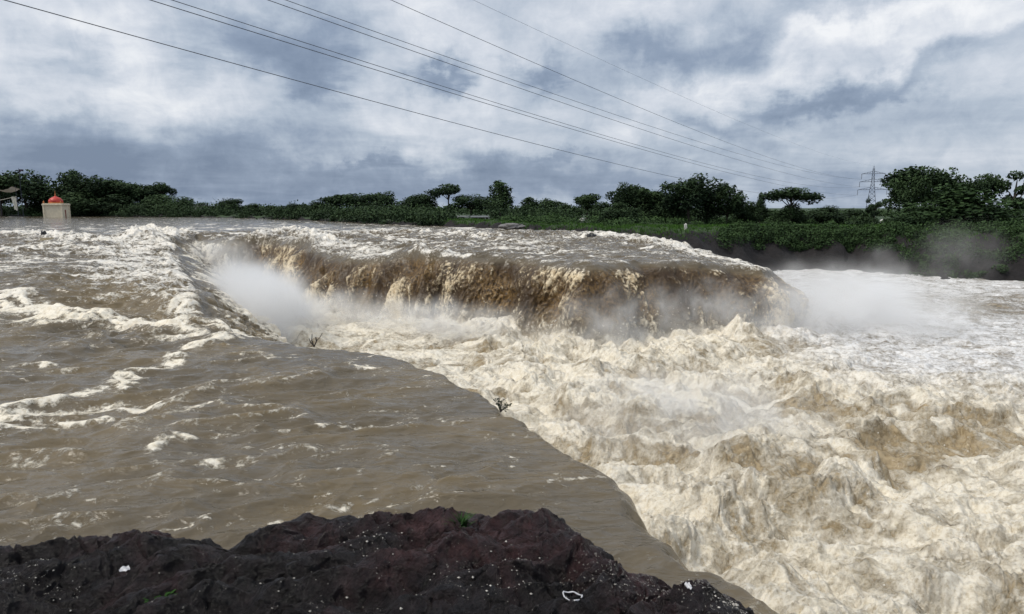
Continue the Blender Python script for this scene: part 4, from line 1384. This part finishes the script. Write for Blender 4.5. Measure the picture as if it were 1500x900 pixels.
def sheds():
    D = 126.0
    p = at_dist(703, 328, D)
    gz = lz(p.x, D) - .1
    k = D / F
    o = empty('open_shed', (p.x, D, gz), R(4)); tag(o, 'low open shed with pale flat roof beside the big pointed tree', 'shed')
    W = 27 * k; ztop = at_dist(703, 317.0, D).z - gz
    mb = MB(); mb.box((0, 0, ztop), (W, 2.6, .16)); mb.box((0, -1.34, ztop - .03), (W + .1, .08, .30)); mb.build('roof', GREYR, o)
    mb = MB(); mb.box((0, 1.0, (ztop - .085) / 2), (W - .2, .15, ztop - .09)); mb.box((W * .1, -.2, ztop * .45), (.9, .12, ztop * .88)); mb.build('wall', simple('dim_plaster', (.22, .20, .18), .9, .2, 2), o)
    for fx_ in (-.47, -.1, .28, .47):
        mb = MB(); mb.box((W * fx_, -1.1, (ztop - .085) / 2), (.16, .16, ztop - .09)); mb.build('post', WHITEW, o)
    p = at_dist(680, 328, D)
    gz = lz(p.x, D - 2) - .1
    o = empty('white_hut', (p.x, D - 2, gz), R(-8)); tag(o, 'tiny white walled hut with dark doorway left of the shed', 'hut')
    W = 15 * k; h = at_dist(680, 317.5, D - 2).z - gz
    mb = MB()
    mb.box((-W * .36, 0, h / 2), (W * .26, 1.8, h)); mb.box((W * .36, 0, h / 2), (W * .26, 1.8, h)); mb.box((0, .2, h - .2), (W * .455, 1.2, .38)); mb.box((0, .8, h / 2 - .2), (W * .455, .12, h - .42))
    mb.build('wall', WHITEW, o)
    mb = MB(); mb.box((0, 0, h + .062), (W * 1.08, 2.1, .12)); mb.build('roof', GREYR, o)
    mb = MB(); mb.box((0, .62, h * .38), (W * .40, .06, h * .7)); mb.build('door', DARK, o)  # dark panel painting the shade inside the open doorway


sheds()


# ------------------------------------------------------------------ stones, litter, plants
def stone(name, loc, size, mat, label, cat='stone', seed=0, group=None, sub=3):
    import bmesh
    bm = bmesh.new(); bmesh.ops.create_icosphere(bm, subdivisions=sub, radius=1)
    P = np.array([v.co[:] for v in bm.verts])
    n = n3(P[:, 0] * 1.3, P[:, 1] * 1.3, P[:, 2] * 1.3, seed) * .5 + n3(P[:, 0] * 3, P[:, 1] * 3, P[:, 2] * 3, seed + 1) * .22
    for v, q in zip(bm.verts, n):
        v.co *= (1 + float(q)); v.co.x *= size[0]; v.co.y *= size[1]; v.co.z *= size[2]
    me = bpy.data.meshes.new(name); bm.to_mesh(me); bm.free()
    me.materials.append(mat)
    o = bpy.data.objects.new(name, me); o.location = loc; COL.objects.link(o)
    return tag(o, label, cat, group)


PALE = simple('pale_stone', (.50, .49, .46), .8, .15, 6)
GREYS = simple('grey_stone', (.20, .19, .185), .9, .25, 4, bump=.4)
BLACKS = simple('wet_black_stone', (.012, .011, .011), .4, .3, 5, bump=.4)


def on_land(px, dist):
    p = at_dist(px, 320, dist); return Vector((p.x, dist, lz(p.x, dist)))


def land_at(px, py):
    """where the sight line meets the land"""
    d = ray(px, py); ts = np.linspace(50, 260, 1500)
    z = land_height(d[0] * ts, d[1] * ts)[0]
    hit = np.nonzero(EYE + d[2] * ts < z)[0]
    t = ts[hit[0]] if len(hit) else 100
    return Vector((d[0] * t, d[1] * t, EYE + d[2] * t))


stone('boulder', land_at(750, 332.5) + Vector((0, -1.5, .1)), (1.6, .8, .42), GREYS, 'long pale grey boulder at the waterline right of the shed', 'boulder', 1)
stone('boulder', land_at(1292, 327) + Vector((0, 0, .25)), (.42, .35, .45), PALE, 'small white boulder on the bank below the pylon', 'boulder', 2)
stone('boulder', land_at(853, 325) + Vector((0, 0, .2)), (.36, .3, .36), PALE, 'white boulder under the twin crowned tree', 'boulder', 3)
stone('boulder', land_at(1004, 337) + Vector((0, 0, .3)), (.18, .2, .5), PALE, 'narrow upright white stone before the big grove', 'stone', 4)
x, y = gp(868, 351, 1.05)
stone('river_rock', (x, y, 1.05), (.42, .5, .55), BLACKS, 'black rock poking out of the rapids right of the falls crest', 'rock', 5)
x, y = gp(852, 347.5, 1.05)
stone('river_rock', (x, y, 0.95), (.9, .5, .28), BLACKS, 'flat dark rock awash upstream of the black one', 'rock', 6)
x, y = gp(64, 346, 1.45)
stone('river_rock', (x, y, 1.55), (.22, .25, .35), BLACKS, 'tiny dark rock tip in the white rapids before the shrine', 'rock', 7)
x, y = gp(70, 357, 1.1)
stone('river_rock', (x, y, 0.85), (1.5, .8, .7), simple('ochre_rock', (.16, .12, .05), .5, .3, 3), 'rounded ochre rock awash in the rapids at the left', 'rock', 8)

# litter on the near rock
PLASTIC = simple('white_plastic', (.50, .50, .52), .35, .08, 10)


def scrap(px, py, w_, l_, rz, label, ring=False):
    p = on_rock(px, py)
    o_name = 'plastic_scrap'
    mb = MB()
    if ring:
        pts = [(math.cos(t) * w_ * (1 + .2 * math.sin(3 * t)), math.sin(t) * l_ * (1 + .15 * math.cos(2 * t)), .004 * math.sin(5 * t)) for t in np.linspace(0, 6.1, 26)]
        mb.tube(pts, [.0022 + .0022 * abs(math.sin(k)) for k in range(26)], 6)
    else:
        n, m_ = 9, 6
        for j in range(m_):
            for i in range(n):
                u, v = i / (n - 1) - .5, j / (m_ - 1) - .5
                mb.v.append((u * w_ * (1 - .5 * abs(v)), v * l_ * (1 - .4 * abs(u)), .004 * math.sin(i * 1.1 + j) + .003 * math.cos(j * 2.3) + .006))
        for j in range(m_ - 1):
            for i in range(n - 1): mb.f.append((j * n + i, j * n + i + 1, (j + 1) * n + i + 1, (j + 1) * n + i))
    o = mb.build(o_name, PLASTIC, None, True, tuple(p + Vector((0, 0, .012))))
    o.rotation_euler = (R(12), 0, rz)
    tag(o, label, 'litter', 'white litter on the near rock')


scrap(830, 766, .085, .035, R(-12), 'flat white scrap on the shoulder of the rock nearest the ledge')
scrap(838, 878, .040, .028, R(-20), 'loop of white plastic strip on the rock', True)
scrap(181, 819, .05, .045, R(30), 'crumpled white scrap on the left part of the rock')
scrap(370, 807, .05, .05, R(70), 'pale scrap beside the hollow under the green tuft')
scrap(1008, 868, .030, .045, R(10), 'small white scrap on the right slope of the rock')
scrap(210, 800, .055, .02, R(10), 'thin white sliver above the crumpled scrap')

GRASS = foliage('tuft_green', (.012, .03, .008), (.05, .14, .025))


def tuft(px, py, h, n, label, spread=.05, broad=False):
    p = on_rock(px, py)
    g = random.Random(px)
    V, Fc, S = [], [], []
    for k in range(n):
        a = g.random() * 6.28; r0 = g.random() * spread; x0, y0 = math.cos(a) * r0, math.sin(a) * r0
        a2 = a + g.uniform(-.8, .8); bend = g.uniform(.2, .9) * h; hh = h * g.uniform(.5, 1)
        w_ = (.0035 if not broad else .006) * g.uniform(.7, 1.3)
        nx, ny = -math.sin(a2) * w_, math.cos(a2) * w_
        b0 = len(V)
        if broad: hh *= .5
        for i in range(4):
            f = i / 3; q = [1, .95, .6, .05][i] if not broad else [.2, 1, .9, .1][i]
            cx = x0 + math.cos(a2) * bend * f * f; cy = y0 + math.sin(a2) * bend * f * f; cz = hh * (f - .25 * f * f) - .01
            V += [(cx - nx * q, cy - ny * q, cz), (cx + nx * q, cy + ny * q, cz)]; S += [f * .9, f * .9]
        for i in range(3): Fc.append((b0 + 2 * i, b0 + 2 * i + 1, b0 + 2 * i + 3, b0 + 2 * i + 2))
    o = np_mesh('grass_tuft', np.array(V), np.array(Fc), GRASS, True, {'shade': np.array(S)})
    o.location = p
    tag(o, label, 'grass tuft', 'green tufts on the near rock')


tuft(675, 762, .10, 42, 'spiky green tuft on top of the rock')
tuft(318, 790, .07, 34, 'green tuft in the notch at the left of the rock edge')
tuft(240, 862, .035, 60, 'spreading small-leaved green weed low on the left', .07, True)
tuft(258, 886, .03, 20, 'yellow-green sprig near the bottom left of the rock', .04, True)

# white grit: nobody could count it
def grit():
    g = np.random.default_rng(9)
    V, Fc = [], []
    for k in range(900):
        c = ((740, 850, 90, 28), (1000, 868, 90, 16), (1090, 888, 40, 10), (540, 805, 90, 20), (70, 850, 60, 15), (620, 880, 250, 15), (450, 860, 420, 40))[g.integers(0, 7)]
        px, py = g.normal(c[0], c[2] * .6), g.normal(c[1], c[3] * .6)
        x, y = gp(px, py, RTOP)
        a = math.atan2(x, y)
        if math.hypot(x, y) > np.interp(a, _ra, _rr) - .05: continue
        z = rock_z(x, y)
        s = abs(g.normal(0, .0020)) + .0010
        if k % 40 == 0: s *= 2.2
        b0 = len(V)
        for q in ((1, 0, 0), (-1, .2, 0), (0, 1, 0), (.1, -1, 0), (0, 0, .8), (0, 0, -.8)):
            V.append((x + q[0] * s * g.uniform(.6, 1.5), y + q[1] * s * g.uniform(.6, 1.4), z + .002 + q[2] * s))
        for f in ((0, 2, 4), (2, 1, 4), (1, 3, 4), (3, 0, 4), (2, 0, 5), (1, 2, 5), (3, 1, 5), (0, 3, 5)): Fc.append(tuple(b0 + i for i in f))
    o = mesh_obj('pale_grit', V, Fc, simple('pale_grit_stone', (.42, .40, .36), .6, .3, 60))
    tag(o, 'pale grit scattered over the dark rock', 'grit', kind='stuff')


grit()


def twig():
    x, y = gp(460, 506, 0.0)
    o = empty('bare_twig', (x, y, -.05)); tag(o, 'bare forked twig on the far rim of the ledge', 'twig')
    mb = MB(); k = y / F
    for pts in (((0, 0), (-3, 10), (-2, 20)), ((0, 0), (4, 9), (9, 14), (13, 21)), ((4, 9), (3, 15)), ((0, 2), (-5, 7), (-7, 13))):
        mb.tube([(a * k, .02 * a * k, b_ * k) for a, b_ in pts], [.022, .016, .010, .007][:len(pts)] , 5)
    mb.build('stem', BARK, o)


twig()


def ledge_plant():
    x, y = gp(733, 600, 0.0)
    o = empty('leafy_plant', (x, y, -.06)); tag(o, 'dark leafy plant growing from the lip of the ledge', 'plant')
    k = y / F; g = random.Random(3)
    mb = MB(); V, Q, S = [], [], []
    for a, b_ in ((-9, 20), (-4, 18), (3, 17), (9, 14), (14, 9), (0, 10), (17, 14), (-2, 24)):
        mb.tube([(0, 0, 0), (a * .4 * k, 0.02, b_ * .6 * k), (a * k, .05 * g.uniform(-1, 1), b_ * k)], [.010, .007, .003], 5)
        for j in range(9):
            f = g.uniform(.35, 1.05); c = Vector((a * k * f, g.uniform(-.05, .05), b_ * k * f))
            d = Vector((g.uniform(-1, 1), g.uniform(-.7, .7), g.uniform(-.3, .8))).normalized() * g.uniform(.035, .07)
            s = d.cross(Vector((0, 1, .4))).normalized() * .016
            b0 = len(V); V += [tuple(c), tuple(c + d * .5 + s), tuple(c + d), tuple(c + d * .5 - s)]; Q.append((b0, b0 + 1, b0 + 2, b0 + 3)); S += [g.random() * .5] * 4
    mb.build('stem', BARK, o)
    l = np_mesh('leaves', np.array(V), np.array(Q), LEAF_G, False, {'shade': np.array(S)}); l.parent = o


ledge_plant()


# ------------------------------------------------------------------ spray and mist
def droplets():
    g = np.random.default_rng(21)
    C = []
    def put(n, px, py, z, sx, sy, sz, s):
        x, y = gp(px, py, z)
        c = g.normal(size=(n, 3)) * (sx, sy, sz) + (x, y, z)
        C.append(np.concatenate([c, (np.abs(g.normal(0, s, (n, 1))) + s * .4)], 1))
    for px, py in ((620, 470), (700, 480), (800, 495), (900, 480), (980, 470), (1060, 470), (1140, 468), (420, 440), (480, 450), (560, 465)):
        put(160, px, py, -2.3, 1.4, .7, .5, .018)
    for px, py in ((900, 560), (1080, 560), (1000, 700), (1200, 620), (1300, 760), (1100, 800), (1350, 640), (860, 530), (1000, 620)):
        put(70, px, py, -2.4, .9, .8, .4, .009)
    C = np.concatenate(C)
    V, Q = [], []
    base_ = np.array([(1, 0, 0), (0, 1, 0), (-1, 0, 0), (0, -1, 0), (0, 0, 1), (0, 0, -1)], float)
    F8 = np.array([(0, 1, 4), (1, 2, 4), (2, 3, 4), (3, 0, 4), (1, 0, 5), (2, 1, 5), (3, 2, 5), (0, 3, 5)])
    V = (C[:, None, :3] + base_[None] * C[:, None, 3:4]).reshape(-1, 3)
    Q = (F8[None] + 6 * np.arange(len(C))[:, None, None]).reshape(-1, 3)
    o = np_mesh('spray_droplets', V, Q, simple('spray_white', (.80, .76, .68), .5, .05, 1), True)
    tag(o, 'flying droplets of spray over the foam', 'spray', kind='stuff')


droplets()


def mist_mat(name, dens, seed, scale, colr=(1.0, .985, .955), thr=0.35, top=1.0):
    m = bpy.data.materials.new(name); m.use_nodes = True
    t = NT(m.node_tree); t.n.remove(t.n['Principled BSDF'])
    out = t.n['Material Output']
    vol = t.add('ShaderNodeVolumeScatter'); vol.inputs['Color'].default_value = (*colr, 1); vol.inputs['Anisotropy'].default_value = -0.35
    co = t.add('ShaderNodeTexCoord').outputs['Object']
    pos = t.add('ShaderNodeNewGeometry').outputs['Position']
    wn = t.add('ShaderNodeTexNoise'); wn.inputs['Scale'].default_value = scale * .55; wn.inputs['Detail'].default_value = 3
    wp = t.add('ShaderNodeVectorMath', operation='ADD'); t.link(pos, wp.inputs[0]); wp.inputs[1].default_value = (seed * 3.3, seed * 1.7, 0)
    t.link(wp.outputs[0], wn.inputs['Vector'])
    ws = t.add('ShaderNodeVectorMath', operation='SUBTRACT'); t.link(wn.outputs['Color'], ws.inputs[0]); ws.inputs[1].default_value = (.5, .5, .5)
    wm = t.add('ShaderNodeVectorMath', operation='SCALE'); t.link(ws.outputs[0], wm.inputs[0]); wm.inputs[3].default_value = 1.5
    wa = t.add('ShaderNodeVectorMath', operation='ADD'); t.link(co, wa.inputs[0]); t.link(wm.outputs[0], wa.inputs[1])
    l1 = t.add('ShaderNodeVectorMath', operation='LENGTH'); t.link(co, l1.inputs[0])
    ln = t.add('ShaderNodeVectorMath', operation='LENGTH'); t.link(wa.outputs[0], ln.inputs[0])
    ad = t.add('ShaderNodeVectorMath', operation='ADD'); t.link(pos, ad.inputs[0]); ad.inputs[1].default_value = (seed * 7.3, seed * 3.1, seed)
    nz = t.noise(ad.outputs[0], scale, 4, 0.6, 0.4)
    fall = t.math('MULTIPLY', t.math('POWER', t.smooth(ln.outputs['Value'], 1.0, 0.0), 1.5), t.smooth(l1.outputs['Value'], 1.0, 0.6))
    n_ = t.add('ShaderNodeMapRange'); t.link(nz, n_.inputs[0]); n_.inputs[1].default_value = thr; n_.inputs[2].default_value = .75
    d = t.math('MULTIPLY', t.math('MULTIPLY', fall, n_.outputs[0]), dens)
    t.link(d, vol.inputs['Density'])
    t.link(vol.outputs[0], out.inputs['Volume'])
    return m


def mist(px, py, z, size, dens, seed, label, scale=.8, thr=.35, rz=0, yoff=0):
    import bmesh
    x, y = gp(px, py, z)
    bm = bmesh.new(); bmesh.ops.create_icosphere(bm, subdivisions=3, radius=1)
    me = bpy.data.meshes.new('mist'); bm.to_mesh(me); bm.free()
    me.materials.append(mist_mat('mist_%d' % seed, dens, seed, scale, thr=thr))
    o = bpy.data.objects.new('mist', me); COL.objects.link(o)
    o.location = (x, y + yoff, z); o.scale = size; o.rotation_euler = (0, 0, rz)
    tag(o, label, 'mist', 'mist drifting off the falls', 'stuff')


mist(372, 440, -1.2, (4.6, 10, 3.4), 2.4, 1, 'thick white spray filling the narrow slot at the left', .5, .2, R(24))
mist(415, 458, -2.2, (4.6, 4.5, 2.0), 2.2, 11, 'white spray where the slot opens into the pool', .7, .25)
mist(330, 372, 0.0, (4.5, 8, 2.0), .6, 2, 'thin spray rising at the head of the slot', .5, .3)
gm = random.Random(12)
for k, (px, py, lab) in enumerate(((520, 455, 'first puff of spray along the foot of the falls'), (590, 465, 'spray under the left third of the falls'), (660, 478, 'spray curtain left of the middle of the falls foot'),
                                   (735, 488, 'thin spray at the middle of the falls foot'), (880, 488, 'spray right of the middle of the falls foot'), (950, 478, 'tallest spray curtain along the falls foot'),
                                   (1020, 472, 'spray under the right third of the falls'), (1090, 474, 'spray at the rounded right end of the falls'), (1160, 474, 'spray just beyond the end of the falls'))):
    mist(px, py, -2.5, (gm.uniform(3.8, 5.2), 2.5, gm.uniform(2.6, 3.5) * (1.1 if px > 850 else .68)), gm.uniform(1.2, 1.8) * (.35 if px == 735 else 1) * (.7 if px < 700 else 1) * (1.25 if px > 900 else 1), 20 + k, lab, .8, .32)
mist(1255, 458, -2.2, (9.0, 8, 4.4), 1.15, 5, 'pale plume right of the end of the falls', .5, .22)
mist(1010, 600, -2.4, (5.6, 4.6, 2.0), 1.0, 6, 'low spray drifting over the middle of the pool', .9, .36)
mist(1400, 380, -1.0, (7, 5, 5.5), .09, 7, 'thin grey mist column before the right bank', .25, .3)
mist(1285, 395, -1.6, (3.6, 4, 3.2), .16, 8, 'small puff of mist against the dark bank', .5, .3)
mist(292, 316, 1.9, (8.0, 8, 4.2), .22, 9, 'faint puff of spray at the far end of the left grove', .3, .3)

# ------------------------------------------------------------------ render settings
scene.render.engine = 'CYCLES'
scene.cycles.use_denoising = True
scene.cycles.max_bounces = 8
scene.cycles.diffuse_bounces = 3
scene.cycles.glossy_bounces = 2
scene.cycles.transmission_bounces = 2
scene.cycles.volume_bounces = 6
scene.cycles.volume_step_rate = 1.6
scene.cycles.volume_max_steps = 64
scene.cycles.use_adaptive_sampling = True
scene.cycles.adaptive_threshold = 0.02
scene.view_settings.view_transform = 'Standard'
scene.view_settings.look = 'None'
scene.view_settings.exposure = 0
